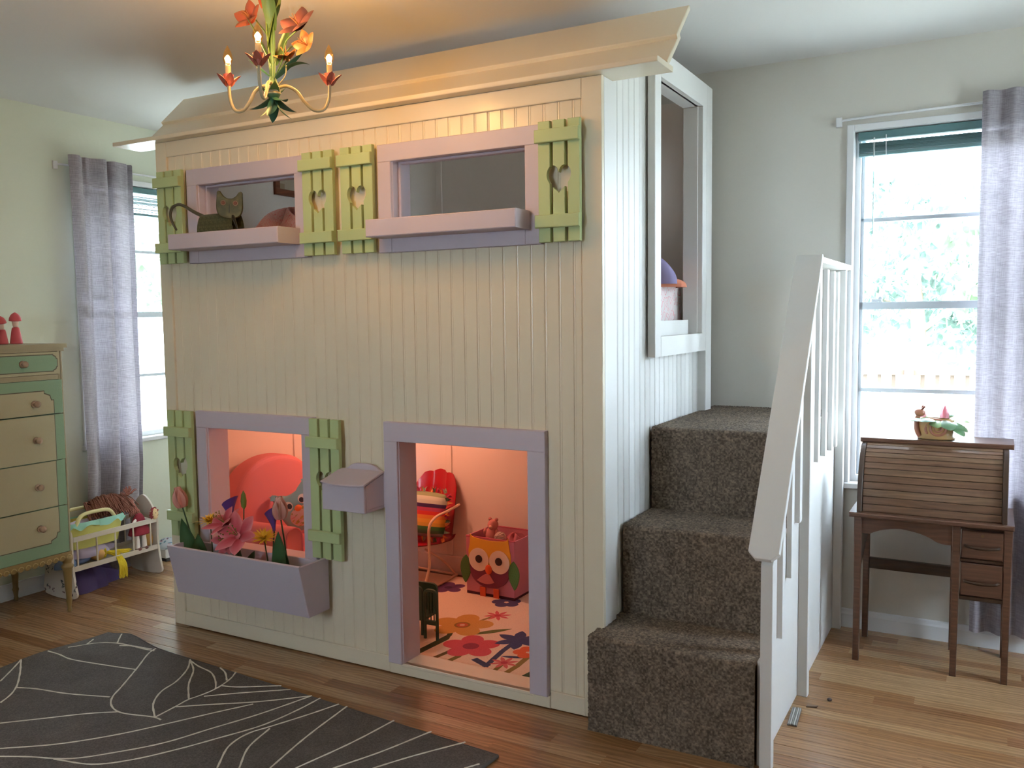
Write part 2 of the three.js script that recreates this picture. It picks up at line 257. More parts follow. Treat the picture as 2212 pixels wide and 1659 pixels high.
// shutters
function heart(cx, cy, w, h) { const s = new THREE.Shape(), t = cy + h * 0.24, L = cx - w / 2, R = cx + w / 2; s.moveTo(cx, t); s.bezierCurveTo(cx - w * 0.06, cy + h * 0.62, L, cy + h * 0.58, L, cy + h * 0.16); s.bezierCurveTo(L, cy - h * 0.14, cx - w * 0.2, cy - h * 0.3, cx, cy - h * 0.52); s.bezierCurveTo(cx + w * 0.2, cy - h * 0.3, R, cy - h * 0.14, R, cy + h * 0.16); s.bezierCurveTo(R, cy + h * 0.58, cx + w * 0.06, cy + h * 0.62, cx, t); return s; }
const ev = new Evaluator(); ev.attributes = ['position', 'normal', 'uv'];
function shutterParts(hh) {
  const hc = hh === 0.392 ? 0.203 : hh * 0.55, sw = 0.043, gp = (0.15 - 3 * sw) / 2, out = [];
  const hb = new Brush(new THREE.ExtrudeGeometry(heart(0.075, hc, 0.088, 0.088), { depth: 0.1, bevelEnabled: false, curveSegments: 10 }).translate(0, 0, -0.05)); hb.updateMatrixWorld();
  for (let k = 0; k < 3; k++) { const x = k * (sw + gp), b = new Brush(bx(x, x + sw, 0, hh, 0, 0.018, 0.0015)); b.updateMatrixWorld(); out.push(ev.evaluate(b, hb, SUBTRACTION).geometry); }
  return out;
}
const upS = shutterParts(0.392), loS = shutterParts(0.556);
function shutter(x, y, hh, slats, bars) { const g = G('shutter', ph); for (const s of slats) P('slat', s, M.green, g); for (const [a, b] of bars) P('crossbar', bx(-0.006, 0.154, a, b, 0.018, 0.036), M.green, g); g.position.set(x, y, 0.0125); }
for (const x of [0.036, 0.856, 1.044, 1.877]) shutter(x, 1.605, 0.392, upS, [[0.046, 0.088], [0.321, 0.363]]);
for (const x of [0.038, 0.852]) shutter(x, 0.415, 0.556, loS, [[0.072, 0.114], [0.444, 0.486]]);
// side doorway: jambs, casing, rear board
const D0 = -0.503, D1 = -1.026;
P('door_jamb', [bx(2.03, HX + 0.004, 1.272, 2.23, D0, D0 + 0.012)], M.white, ph); P('door_jamb', [bx(2.03, HX + 0.004, 1.272, 2.23, D1 - 0.012, D1)], M.white, ph);
P('door_jamb', bx(2.03, HX + 0.004, 2.23, 2.242, D1, D0), M.white, ph); P('door_sill', bx(2.0, HX + 0.01, 1.258, 1.274, D1, D0), M.white, ph);
P('door_casing', bv(HX - 0.004, 2.116, 1.205, 2.328, D0 + 0.002, D0 + 0.068), M.white, ph);
P('door_casing', bv(HX - 0.004, 2.116, 1.28, 2.23, D1 - 0.056, D1 - 0.002), M.white, ph);
P('door_casing', bx(HX - 0.004, 2.116, 2.23, 2.328, -1.084, D0 + 0.002), M.white, ph); P('door_casing', bx(HX - 0.004, 2.116, 1.205, 1.28, D1 - 0.056, D0 + 0.002), M.white, ph);
P('corner_board', bv(HX - 0.02, 2.1155, 0.9, 2.328, -1.166, -1.0845), M.white, ph);
P('side_wall_panel', [bx(2.03, 2.04, 0.02, 2.12, D0 + 0.12, -0.106, 0), bx(2.03, 2.04, 0.02, 2.32, D0 + 0.01, D0 + 0.12, 0), bx(2.03, 2.04, 0.02, 1.256, -1.22, D0 + 0.01, 0), bx(2.03, HX - 0.02, 1.27, 2.32, -1.24, D1 - 0.012, 0)], M.inner, ph);
P('side_wall_panel', [bx(HX - 0.03, HX - 0.0225, 0.02, 2.12, D0 + 0.06, -0.02, 0)], M.white, ph);
// other walls, bunk deck, inside trims
P('end_wall', [bx(0, 0.012, 0, FT, -1.25, -0.0205), bx(0.038, 0.05, 0.0, FT, -1.21, -0.105, 0)], M.inner, ph);
P('rear_wall', bx(0.05, 2.03, 0, 2.3, -1.222, -1.204, 0), M.inner, ph);
P('bunk_deck', bx(0.05, 2.03, 1.10, 1.19, -1.204, -0.106), M.inner, ph);
for (const [x, y0, y1] of [[0.705, 0.1, 1.1], [0.675, 1.19, 2.3]]) P('batten', bv(x - 0.018, x + 0.018, y0, y1, -1.204, -1.195), M.inner, ph);
P('batten', bv(1.998, 2.03, 1.19, 2.3, -1.204, -1.19), M.inner, ph);
P('batten', bv(0.05, 0.059, 0.1, 1.1, -0.81, -0.738), M.inner, ph); P('batten', bv(0.05, 0.075, 0.1, 1.1, -1.204, -1.165), M.inner, ph);
P('inner_baseboard', [bx(0.05, 2.03, 0, 0.098, -1.204, -1.188)], M.inner, ph);
P('bed_guard', bx(2.048, 2.062, 1.274, 1.338, D1 + 0.02, D0 - 0.014), M.white, ph);
// eave and the two sloping roof boards
P('eave_board', bx(-0.212, 2.295, FT, FT + 0.017, -0.098, 0.05), M.cream, ph);
function roofBoard(y0, z0, y1, z1) { const L = Math.hypot(y1 - y0, z1 - z0), a = Math.atan2(-(z1 - z0), y1 - y0); return bd(2.42, L, 0.018).rotateX(-a).translate(1.08, (y0 + y1) / 2, (z0 + z1) / 2); }
P('roof_board', roofBoard(2.146, -0.062, 2.262, -0.184), M.cream, ph); P('roof_board', roofBoard(2.252, -0.152, 2.382, -0.285), M.cream, ph);

// ---------- carpeted stairs ----------
const st = thing('staircase', 'short carpeted staircase with white slatted railing up to the bunk doorway', 'staircase');
const SX = 2.612, steps = [[0.085, 0, 0.318, -0.178, 2.072], [-0.178, 0.31, 0.634, -0.468, 2.092], [-0.468, 0.626, 0.942, ZB + 0.001, 2.092]];
for (const [zf, y0, y1, zb, xl] of steps) {
  const r = 0.014, prof = []; const dy = 0.0055;
  for (let y = y0; y < y1 - r; y += dy) prof.push([zf, y, 0, -1]);
  for (let i = 0; i <= 6; i++) { const a = i / 6 * PI / 2; prof.push([zf - r + r * Math.cos(a), y1 - r + r * Math.sin(a), 1]); }
  for (let z = zf - r - dy; z > zb; z -= dy) prof.push([z, y1, 0]);
  prof.push([zb, y1, 0]);
  const nx = 96, N = prof.length - 1;
  const nrm = prof.map((p, i) => { const a = prof[Math.max(0, i - 1)], b = prof[Math.min(N, i + 1)]; const tz = b[0] - a[0], ty = b[1] - a[1], l = Math.hypot(tz, ty) || 1; return [ty / l, -tz / l]; });
  let s = 0; const arc = prof.map((p, i) => { if (i) s += Math.hypot(p[0] - prof[i - 1][0], p[1] - prof[i - 1][1]); return s; });
  P('carpet_step', surf((u, v) => {
    const i = Math.round(u * N), j = Math.round(v * nx), x = xl + (SX - xl) * v, p = prof[i];
    const d = 0.0032 * (hash(Math.floor(i / 1), j, 5) - 0.5) + 0.0018 * (j % 2) * (1 - 0.6 * hash(i, j, 8));
    const edge = j === 0 ? -0.004 * hash(i, 1, 2) : 0;
    return [x + edge, p[1] + nrm[i][1] * d, p[0] + nrm[i][0] * d, x, arc[i]];
  }, N, nx), M.carpet, st);
  P('carpet_edge', [bx(xl - 0.001, xl + 0.02, y0 + 0.003, y1 - 0.004, zb, zf - 0.003, 0.003)], M.carpet, st);
}
P('side_panel', ext([[0.06, 0], [0.06, 0.325], [-0.172, 0.325], [-0.172, 0.64], [-0.462, 0.64], [-0.462, 0.95], [-1.308, 0.95], [-1.308, 0]].map(p => [-p[0], p[1]]).reverse(), 0.012, 0.001).rotateY(PI / 2).translate(2.6125, 0, 0), M.white, st);
P('post', ext([[-0.08, 0], [-0.045, 0], [-0.045, 0.672], [-0.08, 0.624]], 0.035, 0.0015).rotateY(PI / 2).translate(2.625, 0, 0), M.white, st); P('post', bv(2.625, 2.66, 0, 1.40, -0.53, -0.495), M.white, st); P('post', bv(2.625, 2.66, 0, 1.537, -1.29, -1.255), M.white, st);
const railY = z => z < -0.6 ? 1.537 : 0.66 + 1.372 * (0.045 - z) - 0.02;
for (const [z, yb] of [[-0.02, 0.20], [-0.144, 0.329], [-0.278, 0.489], [-0.411, 0.645], [-0.62, 0.80], [-0.751, 0.803], [-0.909, 0.803], [-1.064, 0.803], [-1.17, 0.803]]) {
  const yt = railY(z - 0.02) - 0.01;
  P('baluster', ext([[0, yb], [0.032, yb], [0.038, yb + 0.008], [0.038, yt], [0, yt]].map(p => [p[0], p[1]]), 0.017, 0.001).rotateY(PI / 2).translate(2.626, 0, z), M.white, st);
}
{
  const a = Math.atan2(1.372, 1), w = 0.0455, c = 0.022;
  const len = Math.hypot(0.672, 0.672 * 1.372);
  P('handrail', ext([[-w, c], [-w + c, 0], [w - c, 0], [w, c], [w, len], [-w, len]], 0.019, 0.002).rotateX(-(PI / 2 - a)).translate(2.632, 0.6335, 0.075), M.white, st);
  P('handrail', bx(2.585, 2.677, 1.537, 1.556, ZB + 0.004, -0.585, 0.002), M.white, st);
}

// ---------- chandelier ----------
{
  const t = thing('chandelier', 'small painted metal chandelier with three candle bulbs, green leaves and coral flowers', 'chandelier', [1.293, 0, 0.628]);
  const gm = std('#45633e', 0.5, { metalness: 0.2 }), gd = std('#33644f', 0.5, { metalness: 0.2 }), gl = std('#5a6f3c', 0.5), stemM = std('#a89a78', 0.45, { metalness: 0.2 });
  const coral = std('#b0614f', 0.5), orange = std('#96492f', 0.5), mauve = std('#74403b', 0.5), peach = std('#a87045', 0.5);
  const glow = new THREE.MeshStandardMaterial({ color: '#fff0d0', emissive: new THREE.Color(1, 0.78, 0.42), emissiveIntensity: 14 });
  const bulbGlass = phy('#ffe3b0', 0, { transmission: 1, thickness: 0 });
  P('stem', [tube([[0, 2.03, 0], [0.002, 2.2, 0], [0, 2.44, 0]], 0.0075, 16, 8), tube([[0.008, 2.05, 0.004], [0.012, 2.2, 0.003], [0.006, 2.4, 0]], 0.004, 12, 6), tube([[-0.008, 2.05, -0.002], [-0.009, 2.22, 0.004], [-0.004, 2.4, 0.002]], 0.004, 12, 6)], gm, t);
  P('ceiling_canopy', lathe([[0.001, 2.405], [0.03, 2.41], [0.052, 2.425], [0.056, 2.44], [0.001, 2.44]]).translate(0, 0, 0), gm, t);
  const hub = P('hub', lathe([[0.001, 2.022], [0.014, 2.024], [0.02, 2.034], [0.018, 2.05], [0.014, 2.066], [0.01, 2.085], [0.001, 2.09]]), gm, t);
  P('rope_wrap', [0, 1, 2, 3, 4].map(i => new THREE.TorusGeometry(0.0195 - 0.0012 * i, 0.0035, 6, 20).rotateX(PI / 2 + 0.05).translate(0, 2.038 + i * 0.0062, 0)), stemM, hub);
  for (let i = 0; i < 7; i++) P('leaf', leaf(rr(0.085, 0.105), 0.032, -0.7, 0.3, 10, 0.04).rotateX(PI * (i % 2 ? 0.72 : 0.9) + rr(-0.08, 0.08)).rotateY(i * 2 * PI / 7 + 0.4).translate(0, 2.035, 0), gd, t);
  for (let i = 0; i < 4; i++) P('leaf', leaf(0.05, 0.032, -1.3, 0.3).rotateX(PI * 0.55).rotateY(i * PI / 2 + 0.9).translate(0, 2.045, 0), gl, t);
  for (const [l, w, rx, ry, y, x, z, m] of [[0.2, 0.05, 0.12, 2.2, 2.17, -0.01, 0.01, gl], [0.17, 0.045, 0.16, 0.2, 2.22, 0.01, 0, gm], [0.14, 0.03, 0.4, 1.5, 2.12, 0.01, 0, gm], [0.16, 0.04, 0.3, -0.9, 2.12, 0, 0, gm], [0.12, 0.035, 0.75, 1.9, 2.08, 0.01, 0.005, gd], [0.09, 0.03, 0.75, -1.3, 2.09, -0.01, 0, gd], [0.15, 0.045, 0.2, 3.5, 2.25, 0, 0, gm]]) P('leaf', leaf(l, w, 0.35, 0.35, 12, 0.08).rotateX(rx).rotateY(ry).translate(x, y, z), m, t);
  const arms = [[-0.17, 0.013], [0.069, 0.127], [0.10, -0.14]];
  for (const [ax, az] of arms) {
    const q = (r, y) => [ax * r, y, az * r];
    P('arm', tube([q(0.06, 2.055), q(0.22, 2.064), q(0.4, 2.052), q(0.54, 2.022), q(0.7, 2.0), q(0.87, 2.004), q(0.97, 2.035), q(1, 2.085)], 0.0052, 40, 8), stemM, t);
    const f = P('flower_cup', [lathe([[0.005, 0], [0.008, 0.006], [0.012, 0.02], [0.016, 0.034]]), ...bloom(5, 0.052, 0.026, 0.42, 0.9, 0.5, ax * 9)], coral, t); f.position.set(ax, 2.08, az);
    P('candle_sleeve', lathe([[0.0085, 2.09], [0.0085, 2.14], [0.0055, 2.142]]).translate(ax, 0, az), stemM, t);
    const bulb = P('bulb', lathe([[0.0065, 2.138], [0.009, 2.145], [0.0148, 2.157], [0.0154, 2.165], [0.0115, 2.18], [0.0055, 2.193], [0.0008, 2.202]], 20).translate(ax, 0, az), bulbGlass, t);
    P('filament', ball(0.0085, ax, 2.16, az, 1, 1.35, 1, 14), glow, bulb);
    const L = new THREE.PointLight(new THREE.Color(1, 0.68, 0.38), BULB_CD, 0, 2); L.position.set(ax, 2.161, az); L.castShadow = true; L.shadow.radius = 0.7; t.add(L);
  }
  const flo = (x, y, z, len, wid, m, rx, ry, stem, op = 0.75) => { P('flower_stem', tube(stem, 0.0022, 16, 6), gm, t); const f = P('flower', [...bloom(5, len, wid, op, 0.7, 0.3), lathe([[0.001, -0.012], [0.006, -0.004], [0.012, 0.006]])], m, t); f.position.set(x, y, z); f.rotation.set(rx, ry, 0); P('stamen', [0, 1, 2, 3].map(i => tube([[0, 0, 0], [0.004 * Math.cos(i * 1.6), 0.02, 0.004 * Math.sin(i * 1.6)], [0.009 * Math.cos(i * 1.6), 0.036, 0.009 * Math.sin(i * 1.6)]], 0.0009, 6, 4)), peach, f); };
  flo(-0.078, 2.268, 0.0, 0.06, 0.046, orange, 1.15, -0.5, [[0, 2.1, 0], [-0.012, 2.2, 0], [-0.06, 2.262, 0]]);
  flo(0.135, 2.205, 0.03, 0.068, 0.056, mauve, 0.9, 2.0, [[0.005, 2.08, 0], [0.05, 2.13, 0.01], [0.072, 2.17, 0.02], [0.125, 2.195, 0.028]], 0.9);
  flo(0.112, 2.168, -0.03, 0.05, 0.036, peach, 1.3, 0.9, [[0.04, 2.14, 0.0], [0.07, 2.168, -0.01], [0.105, 2.172, -0.026]]);
  flo(0.05, 2.135, -0.01, 0.045, 0.036, peach, 0.5, 0.2, [[0.005, 2.08, 0], [0.03, 2.11, -0.006], [0.048, 2.13, -0.01]]);
  P('flower_bud', [...bloom(4, 0.07, 0.032, 0.12, 0.5, 0.6)].map(g => g.translate(-0.008, 2.285, 0.012)), orange, t);
  P('flower_stem', tube([[0, 2.09, 0], [-0.006, 2.2, 0.012], [-0.008, 2.29, 0.012]], 0.0024, 12, 6), gl, t);
  P('flower_stem', tube([[0.02, 2.06, 0], [0.05, 2.085, 0.0], [0.058, 2.11, 0.004]], 0.0018, 12, 6), stemM, t);
  P('leaf', leaf(0.085, 0.028, 1.3, 0.3).rotateX(0.9).rotateY(1.9).translate(0.056, 2.105, 0.004), gm, t);
}

// ---------- flower box, mailbox, flowers ----------
const fbx = thing('flower_box', 'empty-fronted lavender wooden flower box mounted under the lower window', 'flower box', [0.19, 0.21, 0.0145]);
fbx.userData.label = 'lavender wooden flower box mounted under the lower playhouse window';
{
  const w = 0.73, zt = 0.165, zb = 0.115, h = 0.213, th = 0.012;
  const sl = Math.atan2(zt - zb, h), L = Math.hypot(zt - zb, h);
  P('front_panel', bd(w, L, th).rotateX(sl).translate(w / 2, h / 2, (zt + zb) / 2), M.lav, fbx);
  for (const x of [0, w - th]) P('side_panel', ext([[0, 0], [-zb, 0], [-zt + 0.004, h - 0.004], [0, h - 0.004]], th, 0.001).rotateY(PI / 2).translate(x, 0, 0), M.lav, fbx);
  P('back_panel', bx(th, w - th, 0, h - 0.02, 0, 0.01), M.lav, fbx); P('bottom_panel', bx(th, w - th, 0, th, 0.01, zb), M.lav, fbx);
}
{
  const t = thing('mailbox', 'small lavender wooden mailbox with sloping lid beside the playhouse door', 'mailbox', [1.0, 0.645, 0.0005]);
  const bk = new THREE.Shape(); bk.moveTo(0, 0); bk.lineTo(0.206, 0); bk.lineTo(0.206, 0.135); bk.lineTo(0.178, 0.142); bk.quadraticCurveTo(0.155, 0.162, 0.128, 0.162); bk.lineTo(0.078, 0.162); bk.quadraticCurveTo(0.05, 0.162, 0.028, 0.142); bk.lineTo(0, 0.135); bk.closePath();
  P('backboard', ext(bk, 0.012, 0.0015).translate(0, 0, 0), M.lav, t);
  P('box_body', [bx(0, 0.2, 0, 0.1, 0.12, 0.132), bx(0, 0.2, 0, 0.01, 0.012, 0.12)], M.lav, t);
  for (const x of [0, 0.19]) P('side_panel', ext([[-0.012, 0.01], [-0.12, 0.01], [-0.12, 0.1], [-0.012, 0.13]], 0.01, 0.001).rotateY(PI / 2).translate(x, 0, 0), M.lav, t);
  const ld = new THREE.Shape(); ld.moveTo(-0.003, 0); ld.lineTo(0.203, 0); ld.lineTo(0.203, -0.128); ld.quadraticCurveTo(0.1, -0.158, -0.003, -0.128); ld.closePath();
  P('lid', ext(ld, 0.007, 0.0012).rotateX(-PI / 2 + 0.255).rotateX(0).scale(1, 1, 1).translate(0, 0.133, 0.0125), M.lav, t);
}
const FB = { y0: 0.225 };
const stemG = std('#2c4a2a', 0.6), leafG = std('#38603a', 0.5), leafG2 = std('#2f5434', 0.5);
function pinkGrad(geo, c0, c1, len) { const c = [], p = geo.attributes.uv, a = new THREE.Color(c0), b = new THREE.Color(c1); for (let i = 0; i < p.count; i++) { const e = Math.max(Math.abs(p.getX(i) * 2 - 1) ** 2, p.getY(i) ** 3 * 0.9); const q = a.clone().lerp(b, Math.min(1, e)); c.push(q.r, q.g, q.b); } geo.setAttribute('color', new THREE.Float32BufferAttribute(c, 3)); return geo; }
const petalM = new THREE.MeshStandardMaterial({ vertexColors: true, roughness: 0.6, side: THREE.DoubleSide });
function tulip(label, [bx0, bz0], [hx, hy, hz], tilt, lean, leaves) {
  const t = thing('tulip', label, 'flower', [bx0, FB.y0, bz0], 0, 'flowers in the flower box');
  const X = hx - bx0, Y = hy - FB.y0, Z = hz - bz0;
  P('stem', tube([[0, 0, 0], [X * 0.35 + lean, Y * 0.45, Z * 0.4], [X, Y, Z]], 0.0032, 16, 6), stemG, t);
  const hd = P('petals', [0, 1, 2, 3, 4, 5].map(i => pinkGrad(leaf(0.068, 0.046, -0.5, -0.5).rotateX(i % 2 ? 0.36 : 0.3).translate(0, 0, i % 2 ? 0.003 : 0.006).rotateY(i * PI / 3), '#c26d66', '#d69f8d')), petalM, t); hd.position.set(X, Y - 0.006, Z); hd.rotation.z = tilt; hd.scale.setScalar(1.4);
  for (const [l, w, rz, ry, b] of leaves) P('leaf', leaf(l, w, b, 0.5).rotateY(ry).rotateZ(rz), leafG, t);
}
tulip('pale pink tulip at the left end of the flower box', [0.27, 0.07], [0.172, 0.565, 0.08], 0.3, 0.0, [[0.31, 0.1, 0.26, 0.3, 0.3], [0.24, 0.085, 0.05, 0.7, 0.3]]);
tulip('pink tulip near the right end of the flower box', [0.755, 0.07], [0.737, 0.572, 0.08], 0.06, 0.01, [[0.30, 0.1, 0.06, 0.1, 0.2], [0.22, 0.08, -0.14, -0.5, 0.3]]);
function daisy(label, b, h, rx, rz) {
  const t = thing('daisy', label, 'flower', [b[0], FB.y0, b[1]], 0, 'flowers in the flower box');
  const X = h[0] - b[0], Y = h[1] - FB.y0, Z = h[2] - b[1];
  P('stem', tube([[0, 0, 0], [X * 0.5, Y * 0.5, Z * 0.3], [X, Y, Z]], 0.0026, 14, 6), stemG, t);
  const m = std('#e9bd33', 0.6, { side: THREE.DoubleSide }); const ps = [];
  for (let k = 0; k < 3; k++) for (let i = 0; i < 20; i++) ps.push(leaf(rr(0.052, 0.07) - k * 0.009, 0.009, rr(0.1, 0.6), 0.2, 4, 0.3).rotateX(1.25 - k * 0.34 + rr(-0.12, 0.12)).rotateY(i * PI / 10 + k * 0.15 + rr(-0.1, 0.1)));
  const f = P('petals', ps, m, t); f.position.set(X, Y, Z); f.rotation.set(rx, 0, rz);
  const c = P('flower_centre', [ball(0.009, 0, 0.004, 0, 1, 0.6, 1, 10), lathe([[0.003, -0.01], [0.008, -0.003], [0.01, 0.003]], 10)], std('#b98a2a', 0.8), t); c.position.set(X, Y, Z); c.rotation.set(rx, 0, rz);
}
daisy('yellow spiky daisy left of the pink lily in the flower box', [0.342, 0.07], [0.332, 0.513, 0.075], 0.15, 0.1);
daisy('yellow spiky daisy right of the pink lily in the flower box', [0.668, 0.07], [0.648, 0.478, 0.085], 0.3, -0.15);
{
  const t = thing('lily', 'large pink lily with two open blooms and a green bud in the flower box', 'flower', [0.5, FB.y0, 0.07], 0, 'flowers in the flower box');
  P('stem', [tube([[0, 0, 0], [0.01, 0.15, 0.01], [0.0, 0.26, 0.02]], 0.0036, 14, 6), tube([[0.004, 0.2, 0.015], [0.03, 0.3, 0.01], [0.034, 0.37, 0.008]], 0.0024, 10, 6), tube([[0.002, 0.22, 0.016], [-0.04, 0.28, 0.02], [-0.06, 0.3, 0.02]], 0.0028, 10, 6)], stemG, t);
  const bl = (x, y, z, rx, ry, rz, sc) => { const f = P('petals', [0, 1, 2, 3, 4, 5].map(i => pinkGrad(leaf(0.105 * (i % 2 ? 1 : 0.92), i % 2 ? 0.05 : 0.062, 0.9, 0.35, 12, 0.12).rotateX(i % 2 ? 0.72 : 0.82).rotateY(i * PI / 3 + rr(-0.1, 0.1)), '#bb3b49', '#d67c82')), petalM, t); f.position.set(x, y, z); f.rotation.set(rx, ry, rz); f.scale.setScalar(sc); P('stamen', [0, 1, 2, 3, 4, 5].map(i => mg([tube([[0, 0, 0], [0.006 * Math.cos(i), 0.03, 0.006 * Math.sin(i)], [0.015 * Math.cos(i), 0.06, 0.015 * Math.sin(i)]], 0.001, 6, 4), ball(0.0035, 0.016 * Math.cos(i), 0.062, 0.016 * Math.sin(i), 1, 1, 1, 6)])), std('#7d7a3c', 0.7), f); };
  bl(-0.06, 0.292, 0.02, 0.55, 0.2, 0.25, 1.0); bl(0.03, 0.255, 0.035, 1.0, 0.5, -0.2, 1.08); bl(-0.02, 0.235, 0.03, 1.2, -0.3, 0.1, 0.9);
  P('bud', lathe([[0.001, 0], [0.010, 0.012], [0.0125, 0.035], [0.009, 0.062], [0.001, 0.078]], 14).translate(0.034, 0.362, 0.008), std('#6f7a33', 0.55), t);
  for (const [l, w, rz, ry, b, y] of [[0.2, 0.04, 0.9, 0.2, 0.6, 0.05], [0.2, 0.036, -0.7, 0.3, 0.6, 0.08], [0.14, 0.03, 0.5, 1.4, 0.4, 0.12]]) P('leaf', leaf(l, w, b, 0.4).rotateY(ry).rotateZ(rz).translate(0, y, 0), leafG2, t);
}
function calla(label, b, h) {
  const t = thing('calla_lily', label, 'flower', [b[0], FB.y0, b[1]], 0, 'flowers in the flower box');
  const X = h[0] - b[0], Y = h[1] - FB.y0, Z = h[2] - b[1];
  P('stem', tube([[0, 0, 0], [X * 0.4, Y * 0.5, Z], [X, Y, Z]], 0.003, 12, 6), stemG, t);
  const f = P('petals', surf((u, v) => { const a = v * 2 * PI, r = 0.006 + 0.028 * u ** 1.6, k = 0.085 * u * (1 + 0.25 * Math.cos(a)); return [r * Math.cos(a) * (1 + 0.3 * u * Math.cos(a)), k, r * Math.sin(a)]; }, 10, 20), std('#5f3f86', 0.55, { side: THREE.DoubleSide }), t); f.position.set(X, Y, Z); f.rotation.z = 0.1;
}
calla('purple calla lily behind the left yellow daisy', [0.43, 0.045], [0.425, 0.52, 0.045]);
calla('purple calla lily between the pink lily and right tulip', [0.64, 0.045], [0.665, 0.505, 0.045]);

// ---------- cat on the upper ledge ----------
{
  const t = thing('cat_sculpture', 'weathered grey-green metal cat standing on the left upper window ledge', 'cat ornament', [0.46, 1.714, 0.07]);
  const m = std('#6c6a4f', 0.55, { metalness: 0.45, map: dtex(128, 128, (u, v) => { const k = 0.7 + 0.5 * (fb(u * 6, v * 6, 6, 6, 4, 4) - 0.3); return [k, k, k * 0.92]; }, [8, 8]) }), d = std('#3f3f3c', 0.6, { metalness: 0.4 });
  P('body', surf((u, v) => { const a = PI * (v * 1.0) , r = 0.034; return [-0.105 + 0.195 * u, 0.003 + 0.075 * Math.sin(a), r * Math.cos(a) * -1]; }, 12, 16), std('#6c6a4f', 0.55, { metalness: 0.45, map: m.map, side: THREE.DoubleSide }), t);
  for (const [x, z] of [[-0.09, 0.03], [-0.09, -0.03], [0.08, 0.03], [0.08, -0.03]]) P('leg', bx(x - 0.012, x + 0.012, 0, 0.02, z - 0.003, z + 0.003), d, t);
  const hs = new THREE.Shape(); hs.moveTo(-0.03, -0.05); hs.quadraticCurveTo(0, -0.062, 0.03, -0.05); hs.quadraticCurveTo(0.054, -0.04, 0.052, 0); hs.lineTo(0.05, 0.046); hs.quadraticCurveTo(0.046, 0.056, 0.036, 0.05); hs.quadraticCurveTo(0.02, 0.022, 0, 0.024); hs.quadraticCurveTo(-0.02, 0.022, -0.036, 0.05); hs.quadraticCurveTo(-0.046, 0.056, -0.05, 0.046); hs.lineTo(-0.052, 0); hs.quadraticCurveTo(-0.054, -0.04, -0.03, -0.05);
  const hd = P('head', ext(hs, 0.012, 0.003), m, t); hd.position.set(0.072, 0.104, 0.02); hd.rotation.set(0.05, 0.55, -0.08);
  for (const s of [-1, 1]) { P('eye', [new THREE.TorusGeometry(0.0085, 0.0018, 6, 18)], std('#8a6c5a', 0.6), hd).position.set(s * 0.024, 0.006, 0.0125); P('pupil', ball(0.006, s * 0.024, 0.006, 0.0125, 1, 1, 0.3, 12), std('#6b4032', 0.6), hd); }
  P('nose', bx(-0.0015, 0.0015, -0.032, 0.0, 0.0115, 0.0135, 0.0004), d, hd);
  P('tail', tube([[-0.1, 0.07, 0], [-0.16, 0.095, 0], [-0.215, 0.122, 0], [-0.25, 0.13, 0], [-0.285, 0.118, 0], [-0.298, 0.09, 0], [-0.285, 0.055, 0], [-0.266, 0.028, 0]], 0.0082, 36, 8, u => 1 - 0.45 * u), std('#5a5849', 0.6, { metalness: 0.3 }), t);
  P('neck_wire', [0, 1, 2, 3].map(i => tube([[0.075, 0.06, 0.02], [0.1, 0.035 + 0.008 * i, 0.03], [0.115 + 0.006 * i, 0.006, 0.03 + 0.004 * i]], 0.0018, 10, 5)).concat([new THREE.TorusGeometry(0.016, 0.005, 8, 18).rotateX(PI / 2).translate(0.07, 0.058, 0.006)]), d, t);
}

// ---------- upper bunk bedding and picture ----------
const quiltM = std('#ffffff', 0.9, { map: quiltTex }), coralM = std('#c9785e', 0.9), purpleM = std('#9684b4', 0.9);
{
  const t = thing('mattress', 'bunk mattress under a white quilt with pink printed pattern', 'mattress', [1.0, 1.19, -0.62]);
  P('quilt', bd(1.92, 0.29, 0.97, 0.03).translate(0.045, 0.147, 0), quiltM, t);
}
function heap(name, label, cat, pos, sx, sy, sz, m, s) { const t = thing(name, label, cat, pos); P('fabric', surf((u, v) => { const a = v * 2 * PI, r = Math.sin(u * PI / 2), q = 1 + 0.16 * Math.sin(a * 3 + s) * r + 0.1 * Math.sin(a * 7 + s * 2 + u * 4) * r; return [sx * r * q * Math.cos(a), sy * Math.cos(u * PI / 2) ** 0.7 * (1 + 0.12 * Math.sin(a * 5 + u * 7 + s)), sz * r * q * Math.sin(a), u, v]; }, 24, 48), m, t); return t; }
const heapD = (c) => std(c, 0.9, { side: THREE.DoubleSide });
heap('blanket', 'crumpled purple blanket on the bunk, seen through the side doorway', 'blanket', [1.86, 1.487, -0.90], 0.165, 0.125, 0.19, heapD('#8c82a4'), 1);
heap('coral_blanket', 'coral fleece under the purple blanket on the bunk', 'blanket', [1.86, 1.475, -0.88], 0.18, 0.055, 0.225, heapD('#cc7f62'), 2.4);
heap('pillow', 'pink patterned pillow on the bunk behind the metal cat', 'pillow', [0.40, 1.482, -0.40], 0.24, 0.345, 0.19, std('#f0bcae', 0.9, { map: quiltTex, side: THREE.DoubleSide }), 0.5);
{ const t = thing('cushion', 'dark red cushion on the bunk right of the pink pillow', 'cushion', [0.70, 1.665, -0.235], 0.35); P('cover', cushion(0.2, 0.24, 0.08).rotateX(-0.35).rotateZ(-0.2), std('#8a3b2f', 0.85), t); }
